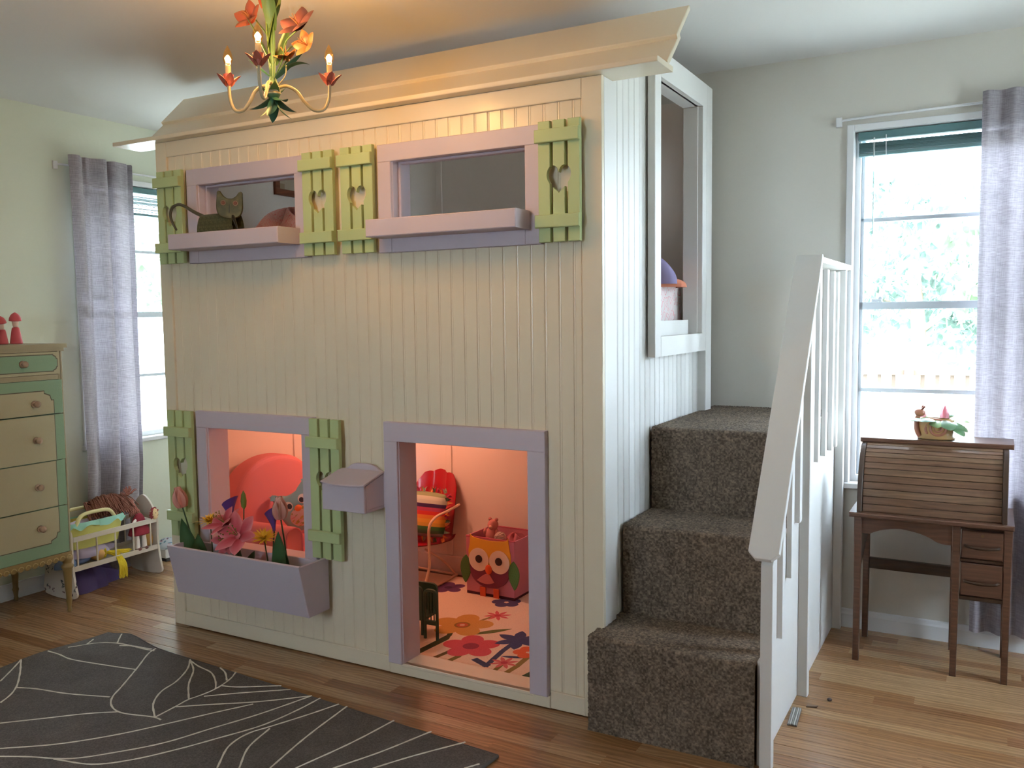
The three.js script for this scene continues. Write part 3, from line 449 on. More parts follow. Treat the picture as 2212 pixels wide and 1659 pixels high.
{
  const t = thing('picture_frame', 'brown wooden picture frame hanging inside the upper bunk', 'picture', [0.0505, 2.11, -0.80], PI / 2);
  const w = 0.29, h = 0.26, f = 0.032, fm = std('#8a4f34', 0.4, { map: oakTex });
  P('frame', [bx(-w / 2, w / 2, h / 2 - f, h / 2, 0, 0.018), bx(-w / 2, w / 2, -h / 2, -h / 2 + f, 0, 0.018), bx(-w / 2, -w / 2 + f, -h / 2 + f, h / 2 - f, 0, 0.018), bx(w / 2 - f, w / 2, -h / 2 + f, h / 2 - f, 0, 0.018)], fm, t);
  P('print', bx(-w / 2 + f, w / 2 - f, -h / 2 + f, h / 2 - f, 0.002, 0.006, 0), std('#c9c0b2', 0.7, { map: cvs(256, 256, (c, W, H) => { c.fillStyle = '#e6ddcf'; c.fillRect(0, 0, W, H); c.fillStyle = '#c2b49c'; c.fillRect(18, 18, W - 36, H - 36); c.fillStyle = '#efe8da'; c.fillRect(26, 26, W - 52, H - 52); c.fillStyle = '#7c8266'; for (let i = 0; i < 60; i++) { c.beginPath(); c.ellipse(rr(60, 200), rr(120, 228), rr(3, 14), rr(2, 5), rr(0, 3), 0, 7); c.fill(); } }) }), t);
}

// ---------- lower room of the playhouse ----------
{
  // the hidden lamp under the bunk
  const t = thing('puck_lamp', 'small round lamp under the bunk deck lighting the lower room', 'lamp', [0.66, 1.10, -0.78]);
  P('housing', lathe([[0.001, 0], [0.05, 0], [0.05, -0.012], [0.044, -0.016]]).scale(1, 1, 1), M.white, t);
  P('diffuser', ball(0.04, 0, -0.016, 0, 1, 0.5, 1, 18), new THREE.MeshStandardMaterial({ color: '#ffd0b0', emissive: new THREE.Color(1, 0.5, 0.34), emissiveIntensity: 6 }), t);
  const L = new THREE.PointLight(new THREE.Color(1, 0.40, 0.25), PINK_CD, 0, 2); L.position.set(0, -0.045, 0); L.castShadow = true; L.shadow.radius = 1.6; t.add(L);
}
{
  const t = thing('floral_rug', 'cream rug with large tufted flowers inside the playhouse', 'rug', [0, 0, 0]);
  const x0 = 0.45, x1 = 1.95, z0 = -1.13, z1 = -0.125;
  const tex = cvs(1500, 1004, (c, Wd, Hd) => {
    const X = x => (x - x0) / (x1 - x0) * Wd, Z = z => (z - z0) / (z1 - z0) * Hd, k = Wd / (x1 - x0);
    c.fillStyle = '#e6d3bb'; c.fillRect(0, 0, Wd, Hd);
    const line = (pts, w, col) => { c.strokeStyle = col; c.lineWidth = w * k; c.lineCap = 'butt'; c.lineJoin = 'round'; c.beginPath(); pts.forEach(([x, z], i) => i ? c.lineTo(X(x), Z(z)) : c.moveTo(X(x), Z(z))); c.stroke(); };
    const leafd = (x, z, X2, Z2, w, col) => { const dx = X(X2) - X(x), dz = Z(Z2) - Z(z), l = Math.hypot(dx, dz), nx = -dz / l * w * k, nz = dx / l * w * k; c.fillStyle = col; c.beginPath(); c.moveTo(X(x), Z(z)); c.quadraticCurveTo(X(x) + dx / 2 + nx, Z(z) + dz / 2 + nz, X(X2), Z(Z2)); c.quadraticCurveTo(X(x) + dx / 2 - nx, Z(z) + dz / 2 - nz, X(x), Z(z)); c.fill(); };
    const fl = (x, z, n, r, w, col, ctr, cr, a0 = 0, pt = false) => { for (let i = 0; i < n; i++) { const a = a0 + i * 2 * PI / n; if (pt) leafd(x, z, x + r * Math.cos(a), z + r * Math.sin(a), w, col); else { c.fillStyle = col; c.beginPath(); c.ellipse(X(x + r * 0.58 * Math.cos(a)), Z(z + r * 0.58 * Math.sin(a)), r * 0.44 * k, w * k, a, 0, 7); c.fill(); } } for (const [cc, q] of [].concat(ctr ? [[ctr, cr]] : [])) { c.fillStyle = cc; c.beginPath(); c.arc(X(x), Z(z), q * k, 0, 7); c.fill(); } };
    line([[1.17, -0.50], [1.212, -0.40], [1.19, -0.13]], 0.022, '#3b4a2e'); line([[1.17, -0.51], [1.225, -0.36], [1.2, -0.12]], 0.02, '#3b4a2e');
    line([[1.32, -0.30], [1.283, -0.12]], 0.022, '#6a5a34'); line([[1.36, -0.32], [1.37, -0.22], [1.353, -0.12]], 0.024, '#6f6a3a');
    line([[1.497, -0.48], [1.50, -0.35], [1.518, -0.18]], 0.024, '#3c4566'); line([[1.439, -0.23], [1.525, -0.19]], 0.03, '#3c4566');
    line([[1.265, -0.70], [1.235, -0.60]], 0.014, '#8a7a48'); line([[1.564, -0.25], [1.57, -0.13]], 0.02, '#7a7440'); line([[1.62, -0.36], [1.625, -0.24], [1.614, -0.12]], 0.024, '#8a7d45'); line([[1.72, -0.26], [1.688, -0.11]], 0.034, '#33513a'); line([[1.85, -0.5], [1.84, -0.12]], 0.024, '#33513a'); line([[0.95, -0.6], [0.97, -0.12]], 0.022, '#3b4a2e'); line([[0.7, -0.55], [0.72, -0.12]], 0.022, '#6f6a3a');
    leafd(1.285, -0.445, 1.415, -0.59, 0.035, '#5e6a36'); leafd(1.52, -0.3, 1.62, -0.33, 0.022, '#3c4566');
    fl(1.195, -0.532, 5, 0.135, 0.052, '#c99a4e', '#8a6a34', 0.036, -0.55); c.fillStyle = '#b8603f'; c.beginPath(); c.arc(X(1.195), Z(-0.532), 0.026 * k, 0, 7); c.fill(); c.fillStyle = '#d9b8a2'; c.beginPath(); c.arc(X(1.195), Z(-0.532), 0.012 * k, 0, 7); c.fill();
    fl(1.358, -0.338, 5, 0.12, 0.047, '#c8505a', '#8c2f45', 0.034, 0.5); fl(1.5, -0.485, 6, 0.105, 0.05, '#3c4570', null, 0, 0.2, true); fl(1.5, -0.485, 6, 0.05, 0.03, '#3c4570', null, 0, 0.7, true);
    fl(1.274, -0.707, 8, 0.065, 0.018, '#cf5f66', '#b8434f', 0.014, 0.2, true); fl(1.564, -0.25, 8, 0.06, 0.018, '#cf6a68', '#b8434f', 0.014, 0.1, true); fl(1.60, -0.385, 5, 0.062, 0.028, '#d9663f', null, 0, 0.3);
    fl(0.849, -0.954, 5, 0.085, 0.032, '#64406f', '#43284f', 0.02, 0.4); fl(1.22, -0.885, 5, 0.07, 0.032, '#4a4570', null, 0, 0.4); fl(0.8, -0.5, 5, 0.12, 0.05, '#c8505a', '#8c2f45', 0.03, 0.2); fl(1.75, -0.75, 5, 0.12, 0.05, '#c99a4e', '#8a6a34', 0.03, 0.2);
    for (let i = 0; i < 26000; i++) { c.fillStyle = rnd() > 0.5 ? 'rgba(60,30,10,0.06)' : 'rgba(255,245,230,0.06)'; c.fillRect(rnd() * Wd, rnd() * Hd, 3, 3); }
  });
  const g = bx(x0, x1, 0.0005, 0.013, z0, z1, 0.004); { const p = g.attributes.position, u = g.attributes.uv; for (let i = 0; i < p.count; i++) u.setXY(i, (p.getX(i) - x0) / (x1 - x0), 1 - (p.getZ(i) - z0) / (z1 - z0)); }
  P('pile', g, std('#ffffff', 0.95, { map: tex, bumpMap: fineBump, bumpScale: 0.001 }), t);
}
{
  const t = thing('armchair', 'small coral pink armchair with rounded back in the lower playhouse room', 'armchair', [0.09, 0, -0.455]);
  const m = std('#dc8488', 0.9, bump), m2 = std('#cd6f76', 0.9, bump);
  const bs = new THREE.Shape(), w = 0.275; bs.moveTo(-w, 0.02); bs.lineTo(w, 0.02); bs.lineTo(w, 0.46); bs.bezierCurveTo(w, 0.62, 0.17, 0.712, 0, 0.712); bs.bezierCurveTo(-0.17, 0.712, -w, 0.62, -w, 0.46); bs.closePath();
  P('backrest', new THREE.ExtrudeGeometry(bs, { depth: 0.06, bevelEnabled: true, bevelThickness: 0.03, bevelSize: 0.03, bevelOffset: -0.03, bevelSegments: 5, curveSegments: 20 }).rotateY(PI / 2).translate(0.03, 0, 0), m, t);
  const as = new THREE.Shape(); as.moveTo(-0.055, 0.03); as.lineTo(0.055, 0.03); as.lineTo(0.055, 0.39); as.absarc(0, 0.39, 0.055, 0, PI, false); as.closePath();
  for (const z of [0.235, -0.235]) { P('arm', new THREE.ExtrudeGeometry(as, { depth: 0.36, bevelEnabled: true, bevelThickness: 0.01, bevelSize: 0.008, bevelOffset: -0.008, bevelSegments: 3, curveSegments: 16 }).rotateY(PI / 2).translate(0.06, 0, z), m, t); const pts = []; for (let i = 0; i <= 16; i++) { const a = i / 16 * PI; pts.push([0.434, 0.39 + 0.05 * Math.sin(a), z + 0.05 * Math.cos(a)]); } P('arm_piping', tube([[0.434, 0.05, z + 0.05], ...pts, [0.434, 0.05, z - 0.05]], 0.004, 60, 6), m2, t); }
  P('seat', bd(0.4, 0.26, 0.35, 0.03).translate(0.26, 0.17, 0), m2, t);
}
{
  const t = thing('owl_pillow', 'aqua owl shaped pillow with orange beak leaning in the coral armchair', 'pillow', [0.345, 0.478, -0.445], 0.6);
  const os = new THREE.Shape(); os.moveTo(-0.1, -0.15); os.quadraticCurveTo(-0.15, -0.06, -0.13, 0.05); os.quadraticCurveTo(-0.128, 0.1, -0.14, 0.155); os.quadraticCurveTo(-0.07, 0.13, -0.04, 0.105); os.quadraticCurveTo(0, 0.095, 0.04, 0.105); os.quadraticCurveTo(0.07, 0.13, 0.14, 0.155); os.quadraticCurveTo(0.128, 0.1, 0.13, 0.05); os.quadraticCurveTo(0.15, -0.06, 0.1, -0.15); os.quadraticCurveTo(0, -0.175, -0.1, -0.15);
  const aq = std('#8fb5ac', 0.9, bump), cr = std('#e6d2bd', 0.9), tilt = -0.5;
  const b = P('body', new THREE.ExtrudeGeometry(os, { depth: 0.02, bevelEnabled: true, bevelThickness: 0.035, bevelSize: 0.03, bevelOffset: -0.03, bevelSegments: 6, curveSegments: 14 }).translate(0, 0, -0.01), aq, t); b.rotation.set(-0.2, 0, -tilt); b.scale.setScalar(0.68);
  P('belly', ball(0.1, 0, -0.07, 0.035, 0.95, 0.75, 0.25), std('#ffffff', 0.9, { map: cvs(256, 256, (c, W, H) => { c.fillStyle = '#dcb9a5'; c.fillRect(0, 0, W, H); for (let i = 0; i < 140; i++) { c.fillStyle = ['#c9a45a', '#a9a05c', '#d98f86', '#e6d7c0'][i % 4]; c.beginPath(); c.ellipse(rr(0, W), rr(0, H), rr(4, 14), rr(3, 8), rr(0, 3), 0, 7); c.fill(); } }) }), b);
  for (const s of [-1, 1]) { P('eye', ball(0.05, s * 0.056, 0.03, 0.032, 1, 1, 0.35), cr, b); P('pupil', ball(0.017, s * 0.046, 0.026, 0.049, 1, 1.1, 0.35, 12), std('#2c1c1c', 0.5), b); }
  P('beak', ball(0.024, 0, -0.012, 0.05, 1.05, 0.95, 0.9), std('#e8743a', 0.8), b);
}
{
  const t = thing('lawn_chair', 'red metal shell-back child lawn chair with cream tube frame in the playhouse', 'chair', [0.645, 0.0135, -0.995], -0.05); t.scale.set(1, 0.9, 1);
  const red = phy('#b3162a', 0.3, { clearcoat: 0.5, clearcoatRoughness: 0.15, side: THREE.DoubleSide }), fr = std('#d9bfa2', 0.35);
  const shell = (off) => surf((u, v) => { // u across -1..1, v from seat front up over the back
    const a = u * 2 - 1, w = 0.145 * (1 - 0.08 * v); const lobes = Math.pow(Math.abs(Math.sin(u * 3 * PI)), 0.6);
    let y, z; const s = v;
    if (s < 0.42) { const q = s / 0.42; z = 0.13 - 0.23 * q; y = 0.235 - 0.025 * Math.sin(q * PI * 0.5); } else if (s < 0.52) { const q = (s - 0.42) / 0.1 * PI / 2 * 0.85; z = -0.10 - 0.045 * Math.sin(q); y = 0.21 + 0.045 * (1 - Math.cos(q)); } else { const q = (s - 0.52) / 0.48; const topc = 0.05 * (1 - a * a) + 0.012 * Math.abs(Math.sin(u * 3 * PI)) - 0.10 * Math.max(0, Math.abs(a) - 0.7); z = -0.145 - 0.055 * q; y = 0.245 + (0.30 + topc) * q; }
    const curve = 0.045 * a * a * (v > 0.5 ? 1 : 0.2); const rib = 0.008 * lobes * (v > 0.5 ? 1 : 0.4);
    return [a * w, y + (v <= 0.5 ? 0.02 * a * a : 0) + (v < 0.5 ? off : 0), z + curve - rib * (v > 0.5 ? 1 : 0) + (v >= 0.5 ? off : 0)]; }, 48, 40);
  P('seat_shell', [shell(0), shell(-0.004)], red, t);
  const rim = []; for (let i = 0; i <= 30; i++) { }
  for (const s of [-1, 1]) P('arm_frame', tube([[s * 0.15, 0.42, -0.15], [s * 0.158, 0.41, -0.05], [s * 0.16, 0.395, 0.07], [s * 0.16, 0.36, 0.115], [s * 0.158, 0.26, 0.12], [s * 0.155, 0.13, 0.118], [s * 0.152, 0.09, 0.128], [s * 0.15, 0.02, 0.15], [s * 0.148, 0.0075, 0.135], [s * 0.145, 0.0075, -0.02], [s * 0.13, 0.0075, -0.15]], 0.0075, 80, 8), fr, t);
  P('rear_bar', tube([[-0.13, 0.0075, -0.15], [0.13, 0.0075, -0.15]], 0.0075, 6, 8), fr, t);
  for (const s of [-1, 1]) P('seat_brace', tube([[s * 0.09, 0.205, 0.06], [s * 0.11, 0.11, -0.06], [s * 0.13, 0.012, -0.14]], 0.006, 12, 6), fr, t);
  P('cross_bar', tube([[-0.154, 0.12, 0.118], [0.154, 0.12, 0.118]], 0.005, 6, 6), fr, t);
}
{
  const t = thing('rainbow_pillow', 'rainbow striped fleece pillow with knotted fringe on the red chair', 'pillow', [0.66, 0.35, -1.04], 0.02);
  const tex = cvs(64, 256, (c, W, H) => { const cols = ['#7a8a80', '#3f6b48', '#3f7a44', '#c9a23e', '#d9a640', '#d98a3a', '#c9362f', '#b0486a', '#3f2a55', '#b9c0b0', '#c2c9b4', '#8a9a70']; cols.forEach((q, i) => { c.fillStyle = q; c.fillRect(0, H - (i + 1) * H / 12, W, H / 12 + 1); }); });
  const b = P('cover', cushion(0.25, 0.23, 0.10), std('#ffffff', 0.95, { map: tex }), t); b.rotation.x = -0.2;
  const cols = ['#c94a4a', '#8a9a80', '#d98a4a', '#a8385a', '#4f6a50', '#e0a060'];
  for (let e = 0; e < 4; e++) for (let i = 0; i < 12; i++) { const s = (i + 0.5) / 12 - 0.5, [x, y, d] = e === 0 ? [s * 0.24, 0.115, 0] : e === 1 ? [s * 0.24, -0.115, PI] : e === 2 ? [0.12, s * 0.22, -PI / 2] : [-0.12, s * 0.22, PI / 2]; P('fringe_knot', mg([leaf(0.032, 0.016, rr(-1.4, 1.4), 0.3, 4, 0.5), leaf(0.03, 0.016, rr(-1.4, 1.4), 0.3, 4, 0.5).rotateZ(0.5)]).rotateY(rr(-0.8, 0.8)).rotateZ(d + rr(-0.4, 0.4)).translate(x, y, rr(-0.008, 0.012)), std(cols[(i * 5 + e) % 6], 0.95, { side: THREE.DoubleSide }), b); }
}
{
  const t = thing('storage_bin', 'pink fabric storage bin with an owl applique on its front', 'storage bin', [1.112, 0.0135, -0.92], -0.03);
  const pk = std('#c77f92', 0.9, bump), dk = std('#4a2030', 0.9), w = 0.272, h = 0.285, d = 0.24;
  P('front_wall', bx(-w / 2, w / 2, 0.012, h, -0.006, 0), pk, t); P('rear_wall', bx(-w / 2, w / 2, 0.012, h, -d, -d + 0.006), pk, t);
  for (const s of [-1, 1]) P('side_wall', bx(s > 0 ? w / 2 - 0.006 : -w / 2, s > 0 ? w / 2 : -w / 2 + 0.006, 0.012, h, -d + 0.006, -0.006), pk, t);
  P('base', bx(-w / 2 + 0.001, w / 2 - 0.001, 0, 0.014, -d, 0.001), dk, t);
  P('rim', [bx(-w / 2 - 0.001, w / 2 + 0.001, h - 0.004, h + 0.002, -0.007, 0.001), bx(-w / 2 - 0.001, w / 2 + 0.001, h - 0.004, h + 0.002, -d - 0.001, -d + 0.007)], std('#b5566c', 0.9), t);
  const sh = (f, z, dep, c, n, m) => { const s = new THREE.Shape(); f(s); return P(n, ext(s, dep, 0.0008).translate(0, 0, z), m ?? std(c, 0.9), t); };
  sh(s => { s.moveTo(-0.11, 0.3); s.quadraticCurveTo(-0.10, 0.285, -0.085, 0.283); s.quadraticCurveTo(0, 0.268, 0.085, 0.283); s.quadraticCurveTo(0.1, 0.285, 0.105, 0.3); s.quadraticCurveTo(0.108, 0.26, 0.118, 0.22); s.lineTo(0.12, 0.14); s.quadraticCurveTo(0, 0.10, -0.118, 0.14); s.lineTo(-0.12, 0.22); s.quadraticCurveTo(-0.108, 0.26, -0.11, 0.3); }, 0.0005, 0.004, '#e5b23c', 'owl_head');
  sh(s => { s.moveTo(-0.115, 0.165); s.quadraticCurveTo(-0.12, 0.05, 0.0, 0.045); s.quadraticCurveTo(0.12, 0.05, 0.115, 0.165); s.quadraticCurveTo(0, 0.11, -0.115, 0.165); }, 0.003, 0.005, '#7d3a52', 'owl_belly');
  sh(s => { s.moveTo(-0.07, 0.075); s.quadraticCurveTo(-0.02, 0.12, 0, 0.115); s.lineTo(0.03, 0.075); s.quadraticCurveTo(-0.02, 0.05, -0.07, 0.075); }, 0.0065, 0.003, '#c77a82', 'belly_patch');
  for (const s of [-1, 1]) {
    P('owl_eye', new THREE.CylinderGeometry(0.056, 0.056, 0.004, 36).rotateX(PI / 2).translate(s * 0.058, 0.178, 0.0085), std('#eadfce', 0.9), t);
    P('owl_pupil', new THREE.CylinderGeometry(0.019, 0.019, 0.004, 24).rotateX(PI / 2).translate(s * 0.058 - 0.002 * s, 0.182, 0.0115), std('#33201e', 0.7), t);
    const wg = new THREE.Shape(); wg.moveTo(0, 0.065); wg.quadraticCurveTo(s * 0.04, 0.03, s * 0.03, -0.02); wg.quadraticCurveTo(s * 0.018, -0.07, s * 0.002, -0.075); wg.quadraticCurveTo(-s * 0.03, -0.03, -s * 0.03, 0.0); wg.quadraticCurveTo(-s * 0.028, 0.045, 0, 0.065);
    P('owl_wing', ext(wg, 0.006, 0.002).translate(s * 0.135, 0.128, s > 0 ? 0.002 : 0.002), std('#4e7a44', 0.9, { map: cvs(128, 128, (c, W, H) => { c.fillStyle = '#ffffff'; c.fillRect(0, 0, W, H); c.fillStyle = '#dff0b0'; for (let i = 0; i < 6; i++) for (let j = 0; j < 6; j++) { c.beginPath(); c.arc((i + 0.5 + (j % 2) * 0.5) * W / 6, (j + 0.5) * H / 6, 3.4, 0, 7); c.fill(); } }) }), t).material.map.repeat.set(14, 14);
    P('owl_foot', bx(s * 0.038 - 0.016, s * 0.038 + 0.016, -0.002, 0.045, 0.005, 0.009, 0.001), std('#d9603a', 0.9), t);
  }
  P('owl_beak', ball(0.019, 0, 0.137, 0.0135, 1, 1.25, 0.35, 16), std('#e0602f', 0.9), t);
}
{
  const a = thing('bear_toy', 'small pink stuffed toy sitting in the owl bin', 'stuffed toy', [1.07, 0.27, -1.02]);
  const pk = std('#d08a86', 0.9, bump);
  P('body', ball(0.035, 0, 0.02, 0, 1, 1.25, 0.9), pk, a); P('head', ball(0.027, 0.006, 0.072, 0.004), pk, a); for (const s of [-1, 1]) { P('ear', ball(0.009, 0.006 + s * 0.018, 0.098, 0.0), pk, a); P('arm', ball(0.011, s * 0.032, 0.036, 0.014, 1, 1.6, 1), pk, a); P('leg', ball(0.013, s * 0.02, -0.012, 0.026, 1, 1, 1.5), pk, a); }
  P('muzzle', ball(0.011, 0.006, 0.066, 0.028, 1, 0.8, 0.8), std('#e6b2a0', 0.9), a);
  const c = thing('knit_hat', 'pale grey knitted ball toy beside the pink toy in the owl bin', 'toy', [1.125, 0.285, -1.0]); P('yarn_ball', [ball(0.03, 0, 0, 0), ...[0, 1, 2, 3, 4].map(i => new THREE.TorusGeometry(0.0295, 0.0025, 6, 30).rotateX(i * 0.7).rotateY(i * 1.1))], std('#c4b3a8', 0.95), c); c.name = 'yarn_ball_toy';
  heap('pink_fleece', 'pink fleece blanket bundled in the right of the owl bin', 'blanket', [1.185, 0.2, -1.04], 0.055, 0.1, 0.08, heapD('#cc7a86'), 3.1);
}
{
  const t = thing('toy_crib', 'dark green toy crib with slatted end panel just inside the playhouse door', 'toy crib', [1.205, 0.0135, -0.335], 0.05);
  const g = std('#2f5240', 0.5);
  const arch = (w, h, hole) => { const s = new THREE.Shape(); s.moveTo(-w, 0); s.lineTo(-w, h - 0.03); s.quadraticCurveTo(-w, h, -w + 0.03, h); s.lineTo(-0.03, h); s.quadraticCurveTo(0, h, 0, h - 0.03); s.lineTo(0, 0); s.lineTo(-0.011, 0); s.lineTo(-0.011, 0.062); s.lineTo(-w + 0.011, 0.062); s.lineTo(-w + 0.011, 0); s.closePath(); if (hole) { const q = new THREE.Path(); q.moveTo(-w + 0.011, 0.082); q.lineTo(-0.011, 0.082); q.lineTo(-0.011, h - 0.032); q.quadraticCurveTo(-0.011, h - 0.012, -0.03, h - 0.012); q.lineTo(-w + 0.03, h - 0.012); q.quadraticCurveTo(-w + 0.011, h - 0.012, -w + 0.011, h - 0.032); q.closePath(); s.holes.push(q); } return s; };
  P('end_panel', ext(arch(0.07, 0.215, true), 0.012, 0.002).translate(0, 0, 0), g, t);
  for (let i = 0; i < 3; i++) P('slat', bx(-0.05 + i * 0.015 - 0.0022, -0.05 + i * 0.015 + 0.0022, 0.08, 0.205, 0.003, 0.008), g, t);
  P('side_panel', ext(arch(0.2, 0.21, false), 0.012, 0.002).translate(-0.072, 0.012, 0.0), g, t);
  P('rear_panel', ext(arch(0.2, 0.2, false), 0.012, 0.002).translate(-0.072, 0, -0.12), g, t);
  P('crib_base', bx(-0.26, -0.075, 0.07, 0.08, -0.11, 0), g, t);
}

// ---------- grey rug with cream lines ----------
{
  const t = thing('area_rug', 'dark grey area rug with thin cream branching line pattern on the wood floor', 'rug');
  const A = [-0.135, 0.245], ex = [0.9977, 0.0680], ez = [-0.068, 0.9977], LX = 2.035, LZ = 1.75, TH = 0.011;
  const ripple = (x, z) => { const s = (x - A[0]) * ex[0] + (z - A[1]) * ex[1], q = (x - A[0]) * ez[0] + (z - A[1]) * ez[1]; return 0.026 * Math.exp(-((s - 0.17) ** 2) / 0.012) * Math.exp(-Math.max(0, q) / 0.13) + 0.012 * Math.exp(-((q - 0.30) ** 2) / 0.02) * Math.exp(-Math.max(0, s) / 0.12); };
  const at = (s, q) => [A[0] + ex[0] * s + ez[0] * q, A[1] + ex[1] * s + ez[1] * q];
  const n = 90, m = 80, prof = [];
  const top = surf((u, v) => { const [x, z] = at(u * LX, v * LZ); return [x, TH + ripple(x, z), z, u * LX / 0.5, v * LZ / 0.5]; }, n, m);
  { const ix = top.index.array; for (let i = 0; i < ix.length; i += 3) { const q = ix[i]; ix[i] = ix[i + 1]; ix[i + 1] = q; } top.computeVertexNormals(); }
  const edge = (f, k) => surf((u, v) => { const [s, q] = f(u), [x, z] = at(s, q); return [x, ripple(x, z) + TH * v + 0.0006, z, u * 3, v * 0.02]; }, k, 2);
  P('pile', [top, edge(u => [u * LX, 0], n), edge(u => [LX, u * LZ], m), edge(u => [0, u * LZ], m)], std('#9d948c', 0.95, { map: rugGrey, bumpMap: fineBump, bumpScale: 0.001, side: THREE.DoubleSide }), t);
  P('binding', [tube(Array.from({ length: 41 }, (_, i) => { const [x, z] = at(i / 40 * LX, 0); return [x, 0.006 + ripple(x, z), z]; }), 0.0058, 80, 6), tube(Array.from({ length: 21 }, (_, i) => { const [x, z] = at(LX, i / 20 * LZ); return [x, 0.006 + ripple(x, z), z]; }), 0.0058, 40, 6), tube(Array.from({ length: 31 }, (_, i) => { const [x, z] = at(0, i / 30 * LZ); return [x, 0.006 + ripple(x, z), z]; }), 0.0058, 60, 6)], std('#4f4a46', 0.95), t);
  const lines = [[-0.045,0.772,-0.161,0.617],[-0.161,0.617,-0.041,0.697,0.062,0.776,0.11,0.83,0.138,0.881],[0.062,0.776,0.136,0.749,0.276,0.722,0.448,0.667],[-0.145,0.513,-0.083,0.509,0.006,0.518,0.175,0.485,0.319,0.457],[0.21,0.276,0.22,0.313,0.319,0.457,0.407,0.587,0.456,0.663,0.512,0.709,0.587,0.732,0.729,0.702,0.765,0.705],[0.295,0.975,0.402,0.877,0.5,0.787,0.583,0.73],[-0.119,0.443,-0.063,0.365,0.043,0.332,0.227,0.295],[0.043,0.332,-0.022,0.261],[0.07,0.341,0.12,0.313,0.203,0.288],[-0.084,0.382,-0.113,0.331],[0.428,0.289,0.494,0.36,0.553,0.465,0.574,0.546,0.63,0.627,0.726,0.7],[0.438,0.297,0.524,0.357,0.613,0.457,0.719,0.549],[0.438,0.297,0.517,0.323,0.603,0.342,0.687,0.396,0.736,0.441],[0.729,0.702,0.724,0.61,0.719,0.549,0.729,0.511,0.736,0.441,0.714,0.346,0.688,0.298],[0.6,0.293,0.652,0.317,0.717,0.369],[0.734,0.411,0.785,0.397,0.933,0.309],[0.748,0.506,0.828,0.438,0.987,0.318],[0.727,0.613,0.823,0.542,0.955,0.449,1.093,0.324],[0.471,1.08,0.609,0.974,0.723,0.844,0.82,0.691,0.878,0.592,0.954,0.471],[0.52,1.11,0.602,1.07,0.731,1.016,0.825,0.921,0.907,0.811,0.966,0.672,1.029,0.524,1.093,0.324],[0.688,1.042,0.827,1.005,0.903,0.938,0.978,0.825,1.045,0.695,1.101,0.574,1.128,0.423,1.133,0.325],[1.224,0.332,1.189,0.431,1.13,0.572,1.102,0.638,1.108,0.724,1.183,0.846],[1.14,0.582,1.172,0.707,1.243,0.815],[1.261,0.333,1.289,0.577,1.326,0.772],[1.472,0.344,1.444,0.532,1.395,0.736],[1.628,0.351,1.562,0.539,1.496,0.684],[1.765,0.361,1.663,0.519,1.603,0.628],[1.875,0.457,1.848,0.501]];
  const cm = std('#cfc6b4', 0.9, bump);
  for (const l of lines) {
    const pts = []; for (let i = 0; i < l.length; i += 2) pts.push(V3(l[i], 0, l[i + 1]));
    const c = new THREE.CatmullRomCurve3(pts, false, 'centripetal'), k = Math.max(8, Math.ceil(c.getLength() / 0.02));
    P('cream_line', surf((u, v) => { const p = c.getPointAt(u), d = c.getTangentAt(u), w = 0.0036 + 0.0007 * Math.sin(u * k * 1.9), a = v * PI, x = p.x + d.z * w * Math.cos(a), z = p.z - d.x * w * Math.cos(a); return [x, TH - 0.0005 + 0.0022 * Math.sin(a) + ripple(x, z), z]; }, k, 4), new THREE.MeshStandardMaterial({ color: '#cfc6b4', roughness: 0.9, side: THREE.DoubleSide }), t);
  }
}

